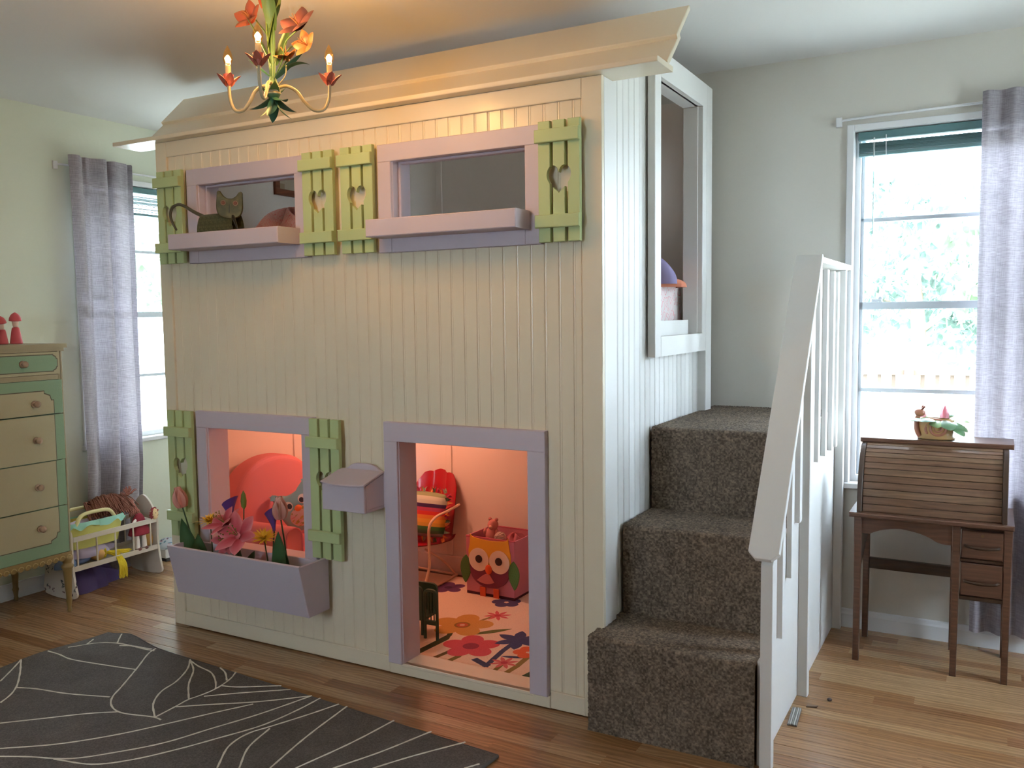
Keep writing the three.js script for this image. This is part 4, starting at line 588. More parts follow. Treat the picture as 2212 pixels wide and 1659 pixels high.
// ---------- roll-top desk ----------
{
  const t = thing('roll_top_desk', 'small brown wooden roll-top desk with closed slatted lid under the window', 'desk', [2.735, 0, -0.9]);
  // local: x 0..0.556, z 0 (front) to -0.385 (back)
  const w = 0.556, d = 0.335, wy = 0.575, m = M.desk, dk = M.deskDark;
  P('writing_top', bx(0, w, wy, wy + 0.018, -d, 0, 0.004), m, t);
  const R = []; const yb = wy + 0.018, yt = 0.848, zf = -0.028, zt = -0.165;
  const cur = q => { const a = q * PI / 2; return [zf + (zt - zf) * (1 - Math.cos(a)), yb + (yt - yb) * Math.sin(a)]; };
  for (const x of [0.025, 0.516]) { const s = []; for (let i = 0; i <= 16; i++) { const c = cur(i / 16); s.push([-c[0] - 0.006, c[1]]); } s.push([d - 0.01, yt], [d - 0.01, yb]); P('side_panel', ext(s.map(p => [p[0], p[1]]), 0.018, 0.002).rotateY(PI / 2).translate(x, 0, 0), dk, t); }
  const ns = 13; for (let i = 0; i < ns; i++) { const c0 = cur(i / ns * 0.96), c1 = cur((i + 1) / ns * 0.96), a = Math.atan2(c1[1] - c0[1], c0[0] - c1[0]); const L = Math.hypot(c1[0] - c0[0], c1[1] - c0[1]); const g = bd(0.472, L - 0.0014, 0.008, 0.0016); const uv = g.attributes.uv, o = rnd(), o2 = rnd(); for (let k = 0; k < uv.count; k++) uv.setXY(k, uv.getX(k) + o, uv.getY(k) + o2); P('slat', g.rotateX(-(PI / 2 - a)).translate(0.2795, (c0[1] + c1[1]) / 2, (c0[0] + c1[0]) / 2 - 0.012), [std('#7d604d', 0.3, { map: oakTex }), std('#775a47', 0.3, { map: oakTex }), std('#826752', 0.3, { map: oakTex })][i % 3], t); }
  P('top_board', bx(0.018, 0.55, yt, yt + 0.018, -d, -0.15, 0.003), m, t);
  P('back_panel', bx(0.043, 0.516, yb, yt, -d + 0.005, -d + 0.012), dk, t);
  const leg = (x, z, sp) => { const g = ext([[0, 0], [0.022, 0], [0.024, 0.3], [0.026, wy], [-0.002, wy], [0, 0.3]], 0.026, 0.002); return P('leg', g.translate(x, 0, z), m, t); };
  leg(0.018, -0.052); leg(0.359, -0.052); leg(0.526, -0.052); leg(0.018, -0.33); leg(0.345, -0.33); leg(0.526, -0.33);
  const ap = new THREE.Shape(); ap.moveTo(0, wy); ap.lineTo(0, 0.508); ap.lineTo(0.03, 0.508); ap.quadraticCurveTo(0.075, 0.535, 0.14, 0.538); ap.quadraticCurveTo(0.22, 0.53, 0.255, 0.505); ap.quadraticCurveTo(0.28, 0.492, 0.315, 0.495); ap.lineTo(0.315, wy); ap.closePath();
  P('apron', ext(ap, 0.014, 0.001).translate(0.043, 0, -0.047), m, t);
  P('side_apron', bx(0.02, 0.036, 0.44, wy, -0.306, -0.053), dk, t); P('side_apron', bx(0.524, 0.542, 0.29, wy, -0.306, -0.053), dk, t); P('side_apron', bx(0.36, 0.374, 0.29, wy, -0.306, -0.053), dk, t);
  P('side_bracket', ext([[0.06, 0.44], [0.06, 0.33], [0.30, 0.44]].map(p => [p[0], p[1]]), 0.012, 0.001).rotateY(PI / 2).translate(0.022, 0, 0), dk, t);
  P('stretcher', bx(0.042, 0.36, 0.298, 0.342, -0.328, -0.306), dk, t);
  P('drawer_rail', bx(0.385, 0.526, 0.44, 0.452, -0.306, -0.03), dk, t); P('drawer_rail', bx(0.385, 0.526, 0.297, 0.312, -0.306, -0.03), dk, t); P('drawer_rail', bx(0.385, 0.526, 0.562, 0.575, -0.306, -0.03), dk, t);
  for (const [a, b] of [[0.455, 0.559], [0.315, 0.437]]) { const dr = P('drawer', bx(0.388, 0.524, a, b, -0.3, -0.026, 0.003), m, t); P('handle', [tube([[0.402, (a + b) / 2 - 0.004, -0.022], [0.408, (a + b) / 2 - 0.004, -0.012], [0.456, (a + b) / 2 - 0.008, -0.008], [0.504, (a + b) / 2 - 0.004, -0.012], [0.51, (a + b) / 2 - 0.004, -0.022]], 0.0058, 24, 8)], dk, dr); if (a > 0.4) P('keyhole', new THREE.CylinderGeometry(0.0055, 0.0055, 0.003, 16).rotateX(PI / 2).translate(0.456, b - 0.016, -0.026), std('#6f5a3a', 0.4, { metalness: 0.6 }), dr); }
}
// snail planter with violets
{
  const t = thing('planter', 'glazed snail shell planter with green leaves and pink buds on the roll-top desk', 'planter', [3.02, 0.8665, -1.12]);
  const gz = phy('#b98f52', 0.35, { clearcoat: 0.4, bumpMap: fineBump, bumpScale: 0.0012 }), gz2 = phy('#a5694f', 0.35, { clearcoat: 0.4 });
  P('pot', lathe([[0.001, 0.0], [0.062, 0.0], [0.064, 0.006], [0.056, 0.014], [0.058, 0.03], [0.062, 0.05], [0.06, 0.072], [0.054, 0.08], [0.049, 0.078], [0.05, 0.06], [0.001, 0.055]], 40).scale(1.06, 1, 0.72), gz, t);
  const sp = []; for (let i = 0; i <= 70; i++) { const a = i / 70 * 2.2 * 2 * PI, r = 0.006 + 0.034 * i / 70; sp.push([0.006 + r * Math.cos(a + 2.4), 0.044 + r * Math.sin(a + 2.4) * 0.95, 0.044 - 0.013 * (r / 0.04) ** 2]); }
  P('shell_spiral', tube(sp, 0.0065, 150, 8, u => 0.7 + 0.45 * u), gz2, t); P('shell_spiral', tube(sp.map(p => [p[0] * 1.0, p[1], p[2] + 0.001]), 0.0034, 150, 6, u => 1), gz, t);
  P('shell_centre', ball(0.011, 0.006, 0.045, 0.043, 1, 1, 0.7), gz, t);
  P('snail_neck', tube([[-0.05, 0.004, 0.01], [-0.064, 0.03, 0.012], [-0.068, 0.07, 0.012], [-0.06, 0.098, 0.012]], 0.0125, 24, 10, u => 1 - 0.35 * u * u), gz2, t);
  P('snail_head', ball(0.0165, -0.058, 0.102, 0.012, 1.25, 0.95, 1), gz2, t); for (const s of [-1, 1]) P('snail_horn', tube([[-0.052, 0.112, 0.012 + s * 0.007], [-0.045 + 0.003 * s, 0.125, 0.012 + s * 0.01]], 0.004, 6, 8), std('#8a4a35', 0.5), t);
  P('soil', new THREE.CylinderGeometry(0.048, 0.048, 0.004, 24).scale(1.06, 1, 0.72).translate(0, 0.066, 0), std('#3a2a1e', 0.95), t);
  const lv = [[-0.035, 0.07, 0.025, 1.15, -0.75, 0.07, 0.058], [-0.02, 0.075, 0.02, 1.25, -0.35, 0.066, 0.055], [0.005, 0.075, 0.028, 1.7, 0.05, 0.055, 0.045], [0.028, 0.078, 0.03, 1.9, 0.5, 0.06, 0.048], [0.045, 0.07, 0.01, 1.8, 1.2, 0.072, 0.055], [0.05, 0.075, -0.005, 1.4, 1.7, 0.066, 0.05], [0.055, 0.06, 0.012, 2.1, 1.1, 0.06, 0.05], [0.02, 0.08, -0.02, 0.9, 2.6, 0.055, 0.045], [-0.03, 0.08, -0.02, 0.8, -2.0, 0.055, 0.045]];
  lv.forEach(([x, y, z, rx, ry, l, wd], i) => P('leaf', leaf(l * 1.15, wd * 1.3, 1.2, 0.35, 10, 0.05).rotateX(rx * 0.8).rotateY(ry).translate(x, y, z), phy(['#5f7f5a', '#4c6b46', '#8aa06a'][i % 3], 0.4, { transmission: 0.15, thickness: 0, side: THREE.DoubleSide }), t));
  for (const [x, z, h, ry] of [[0.018, 0, 0.062, 0.6], [0.038, 0.005, 0.052, -0.5], [-0.05, -0.005, 0.03, 0.2]]) P('pink_petal', leaf(h, 0.026, 0.35, 0.5).rotateX(0.15).rotateY(ry).translate(x, 0.082, z), phy('#d99aa5', 0.7, { transmission: 0.3, thickness: 0, side: THREE.DoubleSide }), t);
}
// bits on the floor by the stairs
{
  const t = thing('carpet_scrap', 'small ribbed grey carpet scrap lying on the floor beside the stairs', 'scrap', [2.652, 0.0006, -0.315], 0.07);
  for (let i = 0; i < 5; i++) P('rib', tube(Array.from({ length: 9 }, (_, k) => [-0.012 + i * 0.006, 0.0045 + 0.0006 * Math.sin(k * 2.1 + i), 0.066 - k * 0.0165]), 0.0031, 24, 6), std(i % 2 ? '#b4b0aa' : '#8c867f', 0.85), t);
  P('backing', bx(-0.0155, 0.0155, 0, 0.003, -0.068, 0.068, 0.001), std('#6a635c', 0.9), t);
  const c = thing('wood_chip', 'small dark brown wood chip on the floor near the stair post', 'scrap', [2.69, 0.0004, -0.42], 0.5); P('chip', ext([[-0.02, 0], [0.016, -0.004], [0.022, 0.004], [-0.016, 0.008]], 0.005, 0.001).rotateX(-PI / 2), std('#5f4630', 0.8), c);
  const e = thing('crumb', 'tiny dark crumb on the floor right of the stair post', 'scrap', [2.735, 0.004, -0.505]); P('lump', new THREE.IcosahedronGeometry(0.0085, 1).scale(1, 0.6, 1.2), std('#4a3a33', 0.9), e);
}

// ---------- dresser and figurines ----------
{
  const t = thing('dresser', 'vintage green and cream painted chest of drawers against the left wall', 'dresser', [-0.56, 0, 0.107]);
  // local: front face at x=0, z 0 (far end) .. 0.86 (near end), depth -0.43
  const wz = 0.86, gr = std('#7f9877', 0.5, bump), cr = std('#ab9f7c', 0.5, bump), fr = std('#9b8d6c', 0.5, bump), ln = std('#57503a', 0.6), gold = std('#8f7648', 0.5, { metalness: 0.2 });
  P('top_board', bx(-0.44, 0.012, 1.243, 1.262, -0.024, wz + 0.024, 0.004), fr, t); P('top_moulding', bx(-0.435, 0.005, 1.228, 1.243, -0.012, wz + 0.012, 0.004), fr, t);
  for (const z of [0, wz - 0.02]) P('side_panel', bx(-0.43, -0.004, 0.27, 1.228, z, z + 0.02), fr, t);
  P('back_panel', bx(-0.43, -0.42, 0.27, 1.228, 0.02, wz - 0.02), fr, t); P('bottom_panel', bx(-0.42, -0.01, 0.27, 0.285, 0.02, wz - 0.02), fr, t);
  P('front_frame', [bx(-0.03, -0.002, 1.100, 1.122, 0.02, wz - 0.02), bx(-0.03, 0, 0.27, 1.228, -0.001, 0.008), bx(-0.03, 0, 0.27, 1.228, wz - 0.008, wz + 0.001)], fr, t);
  const yz = pts => pts.map(([z, y]) => [-z, y]); const onX = (pts, dep, b) => ext(yz(pts), dep, b).rotateY(PI / 2);
  const knob = (dr, y, z, xf) => { const k = P('knob', lathe([[0.001, 0.031], [0.009, 0.03], [0.0145, 0.024], [0.0145, 0.018], [0.007, 0.012], [0.006, 0], [0.014, 0.0015], [0.016, 0], [0.001, 0]], 20).rotateZ(-PI / 2).translate(xf, y, z), std('#a08268', 0.4), dr); };
  const notch = (z0, z1, y0, y1, c) => [[z0 + 2 * c, y0], [z1 - 2 * c, y0], [z1 - 2 * c, y0 + c * 0.4], [z1 - c * 0.8, y0 + c], [z1 - c * 0.4, y0 + 2 * c], [z1, y0 + 2 * c], [z1, y1 - 2 * c], [z1 - c * 0.4, y1 - 2 * c], [z1 - c * 0.8, y1 - c], [z1 - 2 * c, y1 - c * 0.4], [z1 - 2 * c, y1], [z0 + 2 * c, y1], [z0 + 2 * c, y1 - c * 0.4], [z0 + c * 0.8, y1 - c], [z0 + c * 0.4, y1 - 2 * c], [z0, y1 - 2 * c], [z0, y0 + 2 * c], [z0 + c * 0.4, y0 + 2 * c], [z0 + c * 0.8, y0 + c], [z0 + 2 * c, y0 + c * 0.4]];
  const d1 = P('drawer', bx(-0.4, 0, 1.124, 1.226, 0.01, wz - 0.01), cr, t);
  P('drawer_line', onX(notch(0.022, wz - 0.022, 1.136, 1.216, 0.010), 0.002, 0.0004).translate(0, 0, 0), ln, d1); P('drawer_field', onX(notch(0.026, wz - 0.026, 1.140, 1.212, 0.010), 0.003, 0.0004), gr, d1);
  knob(d1, 1.176, 0.19, 0.003); knob(d1, 1.176, wz - 0.19, 0.003);
  const z0 = 0.053, z1 = wz - 0.053, Ls = [[0.944, 1.098, 1], [0.730, 0.940, 0], [0.515, 0.727, 0], [0.292, 0.512, -1]];
  for (const [a, b, k] of Ls) {
    const xo = k === 1 || a > 0.7 ? 0.006 : 0.0;
    const dr = P('drawer', bx(-0.4, xo, a, b, 0.009, wz - 0.009, 0.002), gr, t);
    const c = 0.022, field = i => { const A = z0 + i, B = z1 - i; if (k === 0) return [[A, a + 0.0015], [B, a + 0.0015], [B, b - 0.0015], [A, b - 0.0015]]; if (k === 1) { const y = b - 0.045 - i; return [[A, a + 0.0015], [B, a + 0.0015], [B, y - 2 * c], [B - c * 0.5, y - 2 * c], [B - c * 0.8, y - c], [B - 2 * c, y - c * 0.5], [B - 2 * c, y], [A + 2 * c, y], [A + 2 * c, y - c * 0.5], [A + c * 0.8, y - c], [A + c * 0.5, y - 2 * c], [A, y - 2 * c]]; } const y = a + 0.055 + i; return [[B, b - 0.0015], [A, b - 0.0015], [A, y + 2 * c], [A + c * 0.5, y + 2 * c], [A + c * 0.8, y + c], [A + 2 * c, y + c * 0.5], [A + 2 * c, y], [B - 2 * c, y], [B - 2 * c, y + c * 0.5], [B - c * 0.8, y + c], [B - c * 0.5, y + 2 * c], [B, y + 2 * c]]; };
    P('drawer_line', onX(field(0), 0.0016, 0.0003).translate(xo, 0, 0), ln, dr); P('drawer_field', onX(field(0.004), 0.0028, 0.0003).translate(xo, 0, 0), cr, dr);
    const y = k === 1 ? 0.995 : k === -1 ? 0.427 : (a + b) / 2 - 0.004; knob(dr, y, 0.148, xo + 0.003); knob(dr, y, wz - 0.148, xo + 0.003);
  }
  const sc = new THREE.Shape(); sc.moveTo(0, 0.29); sc.lineTo(0, 0.262); const nn = 26; for (let i = 0; i < nn; i++) { const a = -i * wz / nn, b = -(i + 1) * wz / nn; sc.quadraticCurveTo((a + b) / 2, 0.240, b, 0.262); } sc.lineTo(-wz, 0.29); sc.closePath();
  P('apron', ext(sc, 0.014, 0.001).rotateY(PI / 2).translate(-0.012, 0, 0), gold, t);
  P('apron_scrolls', Array.from({ length: nn }, (_, i) => new THREE.TorusGeometry(0.011, 0.0026, 6, 14, PI).rotateY(PI / 2).translate(0.003, 0.264, (i + 0.5) * wz / nn)), std('#b59a62', 0.5), t);
  for (const [x, z] of [[-0.018, 0.014], [-0.018, wz - 0.014], [-0.41, 0.03], [-0.41, wz - 0.03]]) P('leg', [lathe([[0.001, 0], [0.0085, 0], [0.011, 0.01], [0.0085, 0.02], [0.012, 0.045], [0.015, 0.055], [0.012, 0.065], [0.0125, 0.08], [0.02, 0.195], [0.021, 0.205], [0.026, 0.212], [0.026, 0.222], [0.018, 0.23], [0.02, 0.24], [0.026, 0.252], [0.024, 0.27], [0.001, 0.27]], 20), bx(-0.019, 0.019, 0.27, 0.29, -0.012, 0.02)].map(g => g.translate(x, 0, z)), gold, t);
}
function capFigure(name, label, pos, sc, m, lean) {
  const t = thing(name, label, 'figurine', pos, 0);
  const sk = std('#d9b9a4', 0.6);
  P('robe', lathe([[0.001, 0], [0.024, 0], [0.025, 0.004], [0.021, 0.03], [0.0155, 0.062], [0.013, 0.07], [0.001, 0.072]].map(p => [p[0] * sc, p[1] * sc]), 20), m, t);
  const h = P('head', lathe([[0.001, 0], [0.009, 0.002], [0.0115, 0.012], [0.0135, 0.026], [0.012, 0.036], [0.001, 0.04]].map(p => [p[0] * sc, p[1] * sc]), 18), sk, t); h.position.y = 0.069 * sc; h.rotation.x = lean;
  P('cap', lathe([[0.001, 0.066], [0.006, 0.064], [0.016, 0.056], [0.0225, 0.044], [0.025, 0.032], [0.024, 0.029], [0.014, 0.027], [0.001, 0.026]].map(p => [p[0] * sc, p[1] * sc]), 9), m, h);
  return t;
}
capFigure('figurine', 'taller red figurine with a red peaked cap, right of the pair on the dresser', [-0.78, 1.2625, 0.181], 1.08, std('#c04a50', 0.55), 0);
capFigure('figurine', 'shorter red figurine with rounded red cap, left of the pair on the dresser', [-0.78, 1.2625, 0.245], 0.96, std('#bd4a4c', 0.55), 0.12);
{
  const t = thing('figurine', 'grey-blue cloaked figurine at the left edge on the dresser', 'figurine', [-0.79, 1.2625, 0.31]); const g = std('#66716f', 0.6);
  P('cloak', lathe([[0.001, 0], [0.04, 0], [0.042, 0.006], [0.034, 0.06], [0.03, 0.1], [0.018, 0.135], [0.001, 0.14]], 18), g, t);
  P('horn', tube([[0, 0.13, -0.01], [0, 0.16, -0.024], [0, 0.178, -0.032]], 0.0075, 12, 8, u => 1 - 0.5 * u), std('#6a4f55', 0.6), t); P('head', ball(0.021, 0, 0.15, 0.0), std('#b59a84', 0.6), t);
}

// ---------- doll cradle and its contents ----------
{
  const t = thing('doll_cradle', 'white wooden doll cradle with slatted sides in the corner beside the dresser', 'doll cradle', [-0.80, 0, -0.24]); t.scale.x = 0.72;
  const m = std('#d3c8b8', 0.5), flor = std('#d6cbbb', 0.6, { map: cvs(256, 256, (c, W, H) => { c.fillStyle = '#ffffff'; c.fillRect(0, 0, W, H); for (let i = 0; i < 34; i++) { const x = rr(20, W - 20), y = rr(20, H - 20); for (let k = 0; k < 5; k++) { c.fillStyle = ['#4f5f55', '#7a5a5a', '#5a6a72'][i % 3]; c.beginPath(); c.ellipse(x + rr(-8, 8), y + rr(-8, 8), rr(2, 5), rr(2, 4), 0, 0, 7); c.fill(); } } }) }); flor.map.repeat.set(3.4, 3.4);
  const endP = (top) => { const s = new THREE.Shape(); s.moveTo(-0.165, 0.03); s.quadraticCurveTo(-0.17, 0.012, -0.14, 0.008); s.quadraticCurveTo(0, -0.006, 0.14, 0.008); s.quadraticCurveTo(0.19, 0.012, 0.182, 0.04); s.quadraticCurveTo(0.15, 0.12, 0.147, 0.2); s.lineTo(0.15, 0.30); s.quadraticCurveTo(0.15, 0.335, 0.12, 0.35); s.quadraticCurveTo(0.05, top, 0, top); s.quadraticCurveTo(-0.05, top, -0.12, 0.35); s.quadraticCurveTo(-0.15, 0.335, -0.15, 0.30); s.lineTo(-0.147, 0.2); s.quadraticCurveTo(-0.15, 0.12, -0.182, 0.04); s.closePath(); return s; };
  P('headboard', ext(endP(0.425), 0.012, 0.002).translate(0, 0.001, -0.25), m, t); P('footboard', ext(endP(0.34), 0.012, 0.002).translate(0, 0.001, 0.248), flor, t);
  for (const x of [0.143, -0.143]) { P('top_rail', bx(x - 0.006, x + 0.006, 0.288, 0.312, -0.238, 0.248), m, t); P('bottom_rail', bx(x - 0.006, x + 0.006, 0.142, 0.166, -0.238, 0.248), m, t); for (let i = 0; i < 5; i++) P('spindle', lathe([[0.0045, 0.164], [0.0052, 0.23], [0.0045, 0.29]], 8).translate(x, 0, 0.225 - i * 0.106), m, t); }
  P('cradle_floor', bx(-0.137, 0.137, 0.142, 0.15, -0.238, 0.248), m, t);
}
const yarn = (n, f, r = 0.0016, seg = 7) => Array.from({ length: n }, (_, i) => tube(f(i), r, seg, 4));
{
  const t = thing('doll_basket', 'yellow padded doll carrier with aqua ruffled rim lying in the cradle', 'doll basket', [-0.80, 0.235, -0.155]);
  const y = std('#dcd87a', 0.8, { side: THREE.DoubleSide }), aq = std('#9fd6c4', 0.75, { side: THREE.DoubleSide }), hd = std('#e6dfa5', 0.6);
  const rim = (u, k) => { const a = u * 2 * PI; return [0.082 * k * Math.sign(Math.cos(a)) * Math.abs(Math.cos(a)) ** 0.5, 0.17 * k * Math.sign(Math.sin(a)) * Math.abs(Math.sin(a)) ** 0.6]; };
  P('tub', [surf((u, v) => { const [x, z] = rim(u, 0.82 + 0.18 * v + 0.012 * Math.sin(u * 60)); return [x, 0.125 * v, z]; }, 80, 8), surf((u, v) => { const [x, z] = rim(u, 0.82 * v); return [x, 0.001, z]; }, 40, 3)], y, t);
  P('ruffle', surf((u, v) => { const [x, z] = rim(u, 0.99 + 0.09 * v + 0.02 * v * Math.sin(u * 75)); return [x, 0.128 - 0.022 * v + 0.010 * Math.sin(u * 75) * v + 0.006 * (1 - v), z]; }, 200, 5), aq, t);
  for (const x of [0.07, -0.07]) P('handle', tube([[x, 0.12, 0.12], [x, 0.165, 0.09], [x, 0.175, 0.0], [x, 0.165, -0.07], [x, 0.125, -0.1]], 0.0095, 30, 8), hd, t);
  P('lining', ball(0.1, 0, 0.10, 0, 0.7, 0.28, 1.5), std('#cdbfd4', 0.9), t);
}
{
  const t = thing('rag_doll', 'rag doll with a mass of brown yarn hair lying behind the yellow carrier', 'doll', [-0.83, 0.37, -0.27]); t.scale.setScalar(1.12);
  P('body', ball(0.05, 0, -0.02, 0, 0.9, 0.8, 1.2), std('#c79a7e', 0.9), t);
  P('head', ball(0.05, 0, 0.022, -0.02, 1, 0.85, 1.2), std('#dcb496', 0.9), t);
  const hm = std('#8a5747', 0.9), hp = std('#b97a6a', 0.9);
  P('hair', yarn(210, i => { const z = rr(-0.1, 0.1), a = rr(-0.4, 0.4), h = 0.06 + rr(0, 0.024) - z * z * 2, s = rr(0.04, 0.1); return [[-0.03 + rr(-0.02, 0.02), h - 0.03, z * 0.6], [0.0, h, z + a * 0.02], [0.03, h - 0.012, z + a * 0.06], [0.03 + s * 0.5, h - 0.045 - rr(0, 0.03), z + a * 0.1]]; }, 0.0024), hm, t);
  P('hair_tuft', yarn(50, i => { const a = rr(0, 2 * PI), b = rr(0.1, 1.3), l = rr(0.03, 0.045); return [[0.01, 0.055, -0.115], [0.01 + 0.5 * l * Math.sin(b) * Math.cos(a), 0.058 + 0.6 * l * Math.cos(b), -0.125 + 0.5 * l * Math.sin(b) * Math.sin(a)], [0.01 + l * Math.sin(b) * Math.cos(a), 0.058 + l * Math.cos(b), -0.125 + l * Math.sin(b) * Math.sin(a)]]; }, 0.0015, 5), hp, t);
  P('hair', yarn(90, i => { const s = rr(-0.03, 0.03); return [[0.01, 0.05 + rr(-0.02, 0.01), -0.07 + rr(-0.02, 0.02)], [0.03, 0.03 + s * 0.4, -0.11 + rr(-0.02, 0.02)], [0.04 + rr(0, 0.02), -0.02 + rr(-0.02, 0.02), -0.125 + s]]; }, 0.002), hp, t);
}
{
  const t = thing('cloth_doll', 'small cloth doll with round face and red dress sitting against the cradle rail', 'doll', [-0.735, 0.152, -0.40]);
  const red = std('#8c2433', 0.9, { map: cvs(64, 64, (c, W, H) => { c.fillStyle = '#ffffff'; c.fillRect(0, 0, W, H); c.fillStyle = '#d7a0a8'; for (let i = 0; i < 9; i++) { c.beginPath(); c.arc(rr(0, W), rr(0, H), 2.5, 0, 7); c.fill(); } }) }), cream = std('#e8dcd2', 0.9), shoe = std('#6a4038', 0.8);
  red.map.repeat.set(2, 2);
  P('dress', lathe([[0.001, 0.08], [0.05, 0.082], [0.055, 0.086], [0.045, 0.12], [0.03, 0.165], [0.016, 0.19], [0.001, 0.195]], 28).scale(0.75, 1, 1.15), red, t);
  for (const z of [0.026, -0.016]) { P('leg', tube([[0.012, 0.085, z], [0.022, 0.05, z + 0.006], [0.026, 0.018, z + 0.01]], 0.0125, 14, 8, u => 0.85 + 0.3 * u), cream, t); P('shoe', ball(0.014, 0.03, 0.012, z + 0.006, 1.1, 0.75, 1.25), shoe, t); }
  for (const s of [1, -1]) P('arm', tube([[0.005, 0.165, s * 0.02], [0.02, 0.15, s * 0.05], [0.03, 0.14, s * 0.062]], 0.008, 12, 8), cream, t);
  const h = P('head', ball(0.03, 0, 0, 0, 0.55, 1, 1), std('#e0c391', 0.85), t); h.position.set(0.038, 0.182, -0.068); h.rotation.set(0.35, 0.45, 0);
  for (const s of [-1, 1]) P('eye', ball(0.0028, 0.0155, 0.008, s * 0.010, 0.6, 1, 1, 8), shoe, h); P('mouth', tube([[0.0155, -0.009, -0.007], [0.0165, -0.012, 0], [0.0155, -0.009, 0.007]], 0.0009, 8, 4), std('#8a4a40', 0.8), h);
  P('hair', yarn(70, i => { const a = rr(-1.9, 1.9); return [[-0.004, 0.027 * Math.cos(a), 0.027 * Math.sin(a)], [rr(-0.01, 0.012), 0.034 * Math.cos(a) + rr(-0.003, 0.003), 0.034 * Math.sin(a)], [rr(-0.012, 0.008), 0.028 * Math.cos(a), 0.036 * Math.sin(a) + rr(-0.004, 0.004)]]; }, 0.0018, 6), std('#a8474a', 0.9), h);
}
{
  const t = thing('yarn_doll', 'doll with bright yellow yarn ponytail spilling out between the cradle spindles', 'doll', [-0.75, 0.152, -0.16]);
  P('head', ball(0.034, 0, 0.036, 0, 1, 1, 1.15), std('#d9a86a', 0.9), t);
  const ym = std('#dcc02c', 0.85); P('hair', yarn(70, i => { const a = rr(-1.2, 1.2), b = rr(-0.02, 0.03); return [[-0.01, 0.06, 0.01 + b], [0.03 * Math.cos(a), 0.036 + 0.036 * Math.sin(a) , -0.012 + b * 0.8], [0.012, 0.03, -0.045]]; }, 0.0018), ym, t);
  P('hair_ponytail', yarn(80, i => { const s = rr(-1, 1), q = rr(-1, 1), out = rnd() < 0.75; return out ? [[0.012, 0.034 + q * 0.006, -0.045 + s * 0.008], [0.045, 0.02 + q * 0.008, -0.075 + s * 0.014], [0.07, -0.03, -0.09 + s * 0.022], [0.066 + q * 0.006, -0.078 - rr(0, 0.03), -0.095 + s * 0.026]] : [[0.012, 0.034, -0.045], [0.03, 0.03 + q * 0.006, -0.09 + s * 0.01], [0.04, 0.018 + q * 0.01, -0.15 + s * 0.02]]; }, 0.0019), ym, t);
  P('body', ball(0.04, -0.01, 0.03, 0.085, 0.8, 0.7, 1.3), std('#6a7aa0', 0.9), t);
}
heap('doll_blanket', 'lavender doll blanket rolled up inside the cradle under the yellow carrier', 'blanket', [-0.775, 0.19, -0.12], 0.055, 0.05, 0.15, heapD('#b9aec9'), 1.3);
{ const t = thing('gold_purse', 'small gold satin doll purse leaning at the cradle headboard', 'doll purse', [-0.745, 0.2, -0.455], PI / 2 - 0.15); const b = P('pouch', cushion(0.055, 0.115, 0.028), std('#c9974a', 0.4, { metalness: 0.15 }), t); b.rotation.z = 0.35; b.position.y = 0.012; }
heap('purple_fabric', 'dark purple dress-up fabric bundled on the floor beneath the cradle', 'fabric', [-0.85, 0.001, -0.16], 0.09, 0.115, 0.16, heapD('#584a78'), 0.3);
heap('blue_cloth', 'blue doll clothes tucked at the near end of the cradle', 'fabric', [-0.77, 0.152, 0.0], 0.05, 0.05, 0.045, heapD('#6f86a8'), 2.2);
{
  const t = thing('storage_crate', 'white crate of folded patterned cloth on the floor behind the cradle', 'crate', [-0.93, 0, -0.74]);
  P('crate_body', [bx(-0.07, 0.07, 0.02, 0.026, -0.08, 0.08), bx(0.064, 0.07, 0.026, 0.07, -0.08, 0.08), bx(-0.07, -0.064, 0.026, 0.07, -0.08, 0.08), bx(-0.064, 0.064, 0.026, 0.07, 0.074, 0.08), bx(-0.064, 0.064, 0.026, 0.07, -0.08, -0.074)], M.trim, t);
  P('base', bx(-0.065, 0.065, 0, 0.02, -0.075, 0.075), std('#33302e', 0.8), t);
  P('folded_cloth', ball(0.062, 0, 0.06, 0, 1, 0.9, 1.15), std('#ffffff', 0.9, { map: cvs(128, 128, (c, W, H) => { c.fillStyle = '#c9ccd4'; c.fillRect(0, 0, W, H); for (let i = 0; i < 120; i++) { c.fillStyle = ['#8a3b45', '#4a5a80', '#d9b0b5', '#6a8aa0'][i % 4]; c.beginPath(); c.ellipse(rr(0, W), rr(0, H), rr(2, 6), rr(2, 4), rr(0, 3), 0, 7); c.fill(); } }) }), t);
}

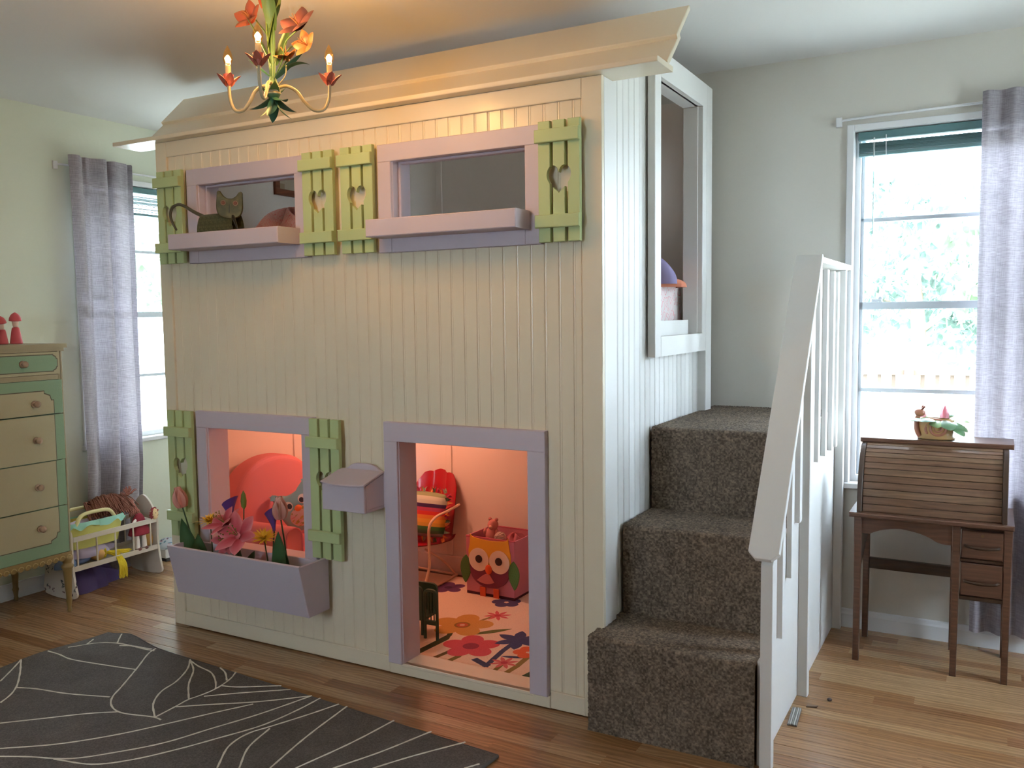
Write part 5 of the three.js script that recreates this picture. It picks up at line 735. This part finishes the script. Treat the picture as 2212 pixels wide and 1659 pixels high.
// ---------- outside ----------
{
  const gr = thing('lawn', 'pale sunlit grass outside the windows', 'grass'); gr.userData.kind = 'stuff';
  P('ground', bx(-40, 40, -0.75, -0.65, -50, -2, 0.001), std('#a9ada6', 0.95), gr); P('ground', bx(-40, -1.6, -0.75, -0.65, -2, 30, 0.001), std('#a9ada6', 0.95), gr); P('ground', bx(4.9, 40, -0.75, -0.65, -2, 30, 0.001), std('#a9ada6', 0.95), gr);
  P('path', bd(1.1, 0.05, 9, 0.01).rotateY(0.45).translate(3.2, -0.63, -8), std('#e9e6df', 0.9), gr);
  const leafGeo = leaf(0.11, 0.075, 0.4, 0.2, 3);
  const kinds = [['#74886a', '#62765a'], ['#70877c', '#5e7468'], ['#7a8a70', '#687a60']];
  const tree = (x, z, h, r, k, label) => {
    const t = thing('tree', label, 'tree', [x, -0.66, z]); t.scale.setScalar(1);
    P('trunk', [tube([[0, 0, 0], [0.05, h * 0.35, 0.02], [-0.04, h * 0.62, 0.03]], 0.09 + h * 0.012, 12, 8, u => 1 - 0.4 * u), tube([[0.02, h * 0.4, 0], [r * 0.4, h * 0.6, 0.1], [r * 0.6, h * 0.75, 0.1]], 0.05, 10, 6, u => 1 - 0.6 * u), tube([[0, h * 0.45, 0], [-r * 0.4, h * 0.62, -0.1], [-r * 0.55, h * 0.8, 0.1]], 0.05, 10, 6, u => 1 - 0.6 * u)], std('#8a7a68', 0.9), t);
    const n = 2600, m = new THREE.InstancedMesh(leafGeo, phy('#ffffff', 0.8, { transmission: 0.4, thickness: 0, side: THREE.DoubleSide }), n); const d = new THREE.Object3D(), cl = Array.from({ length: 16 }, () => { const a = rr(0, 2 * PI), q = rr(0.2, 0.8); return [r * q * Math.cos(a), h * rr(0.38, 0.92), r * q * Math.sin(a), r * rr(0.25, 0.42)]; });
    for (let i = 0; i < n; i++) { const c = cl[i % 16], a = rr(0, 2 * PI), b = Math.acos(rr(-1, 1)), q = c[3] * rnd() ** 0.4; d.position.set(c[0] + q * Math.sin(b) * Math.cos(a), c[1] + 0.8 * q * Math.cos(b), c[2] + q * Math.sin(b) * Math.sin(a)); d.rotation.set(rr(0, 6), rr(0, 6), rr(0, 6)); d.scale.setScalar(rr(0.9, 1.9)); d.updateMatrix(); m.setMatrixAt(i, d.matrix); m.setColorAt(i, new THREE.Color(kinds[k][0]).lerp(new THREE.Color(kinds[k][1]), rnd())); }
    m.name = 'foliage'; m.userData.kind = 'stuff'; shade(m); t.add(m); return t;
  };
  tree(4.2, -8.5, 4.6, 1.9, 0, 'leafy tree whose branches fill the upper right panes of the desk window');
  tree(2.2, -11.5, 4.2, 2.4, 1, 'broad pale green tree behind the deck, left in the desk window');
  tree(5.0, -13, 4.4, 2.6, 2, 'rounded light green tree far behind the deck, right in the desk window');
  tree(-6.5, -3.6, 5.4, 2.3, 2, 'green tree filling the middle panes of the left window');
  tree(-8.5, -1.2, 5.0, 2.4, 0, 'green tree further off beyond the left window');
  const dk = thing('deck_railing', 'pale wooden deck with slatted railing outside the desk window', 'deck', [2.6, -0.65, -7.2], 0.1), wd = std('#54463a', 0.8);
  P('deck_floor', bx(-1.4, 1.1, 0.42, 0.48, -1.6, 0.0), wd, dk); P('railing_cap', bx(-1.4, 1.1, 1.36, 1.41, -0.06, 0.06), wd, dk); P('railing_base', bx(-1.4, 1.1, 0.56, 0.61, -0.02, 0.02), wd, dk);
  for (let i = 0; i <= 18; i++) P('railing_slat', bx(-1.38 + i * 0.136 - 0.02, -1.38 + i * 0.136 + 0.02, 0.61, 1.36, -0.015, 0.015), wd, dk);
  for (const x of [-1.36, -0.15, 1.06]) P('deck_post', bx(x - 0.045, x + 0.045, 0, 1.42, 0.03, 0.1), wd, dk);
}

renderer.render(scene, camera);
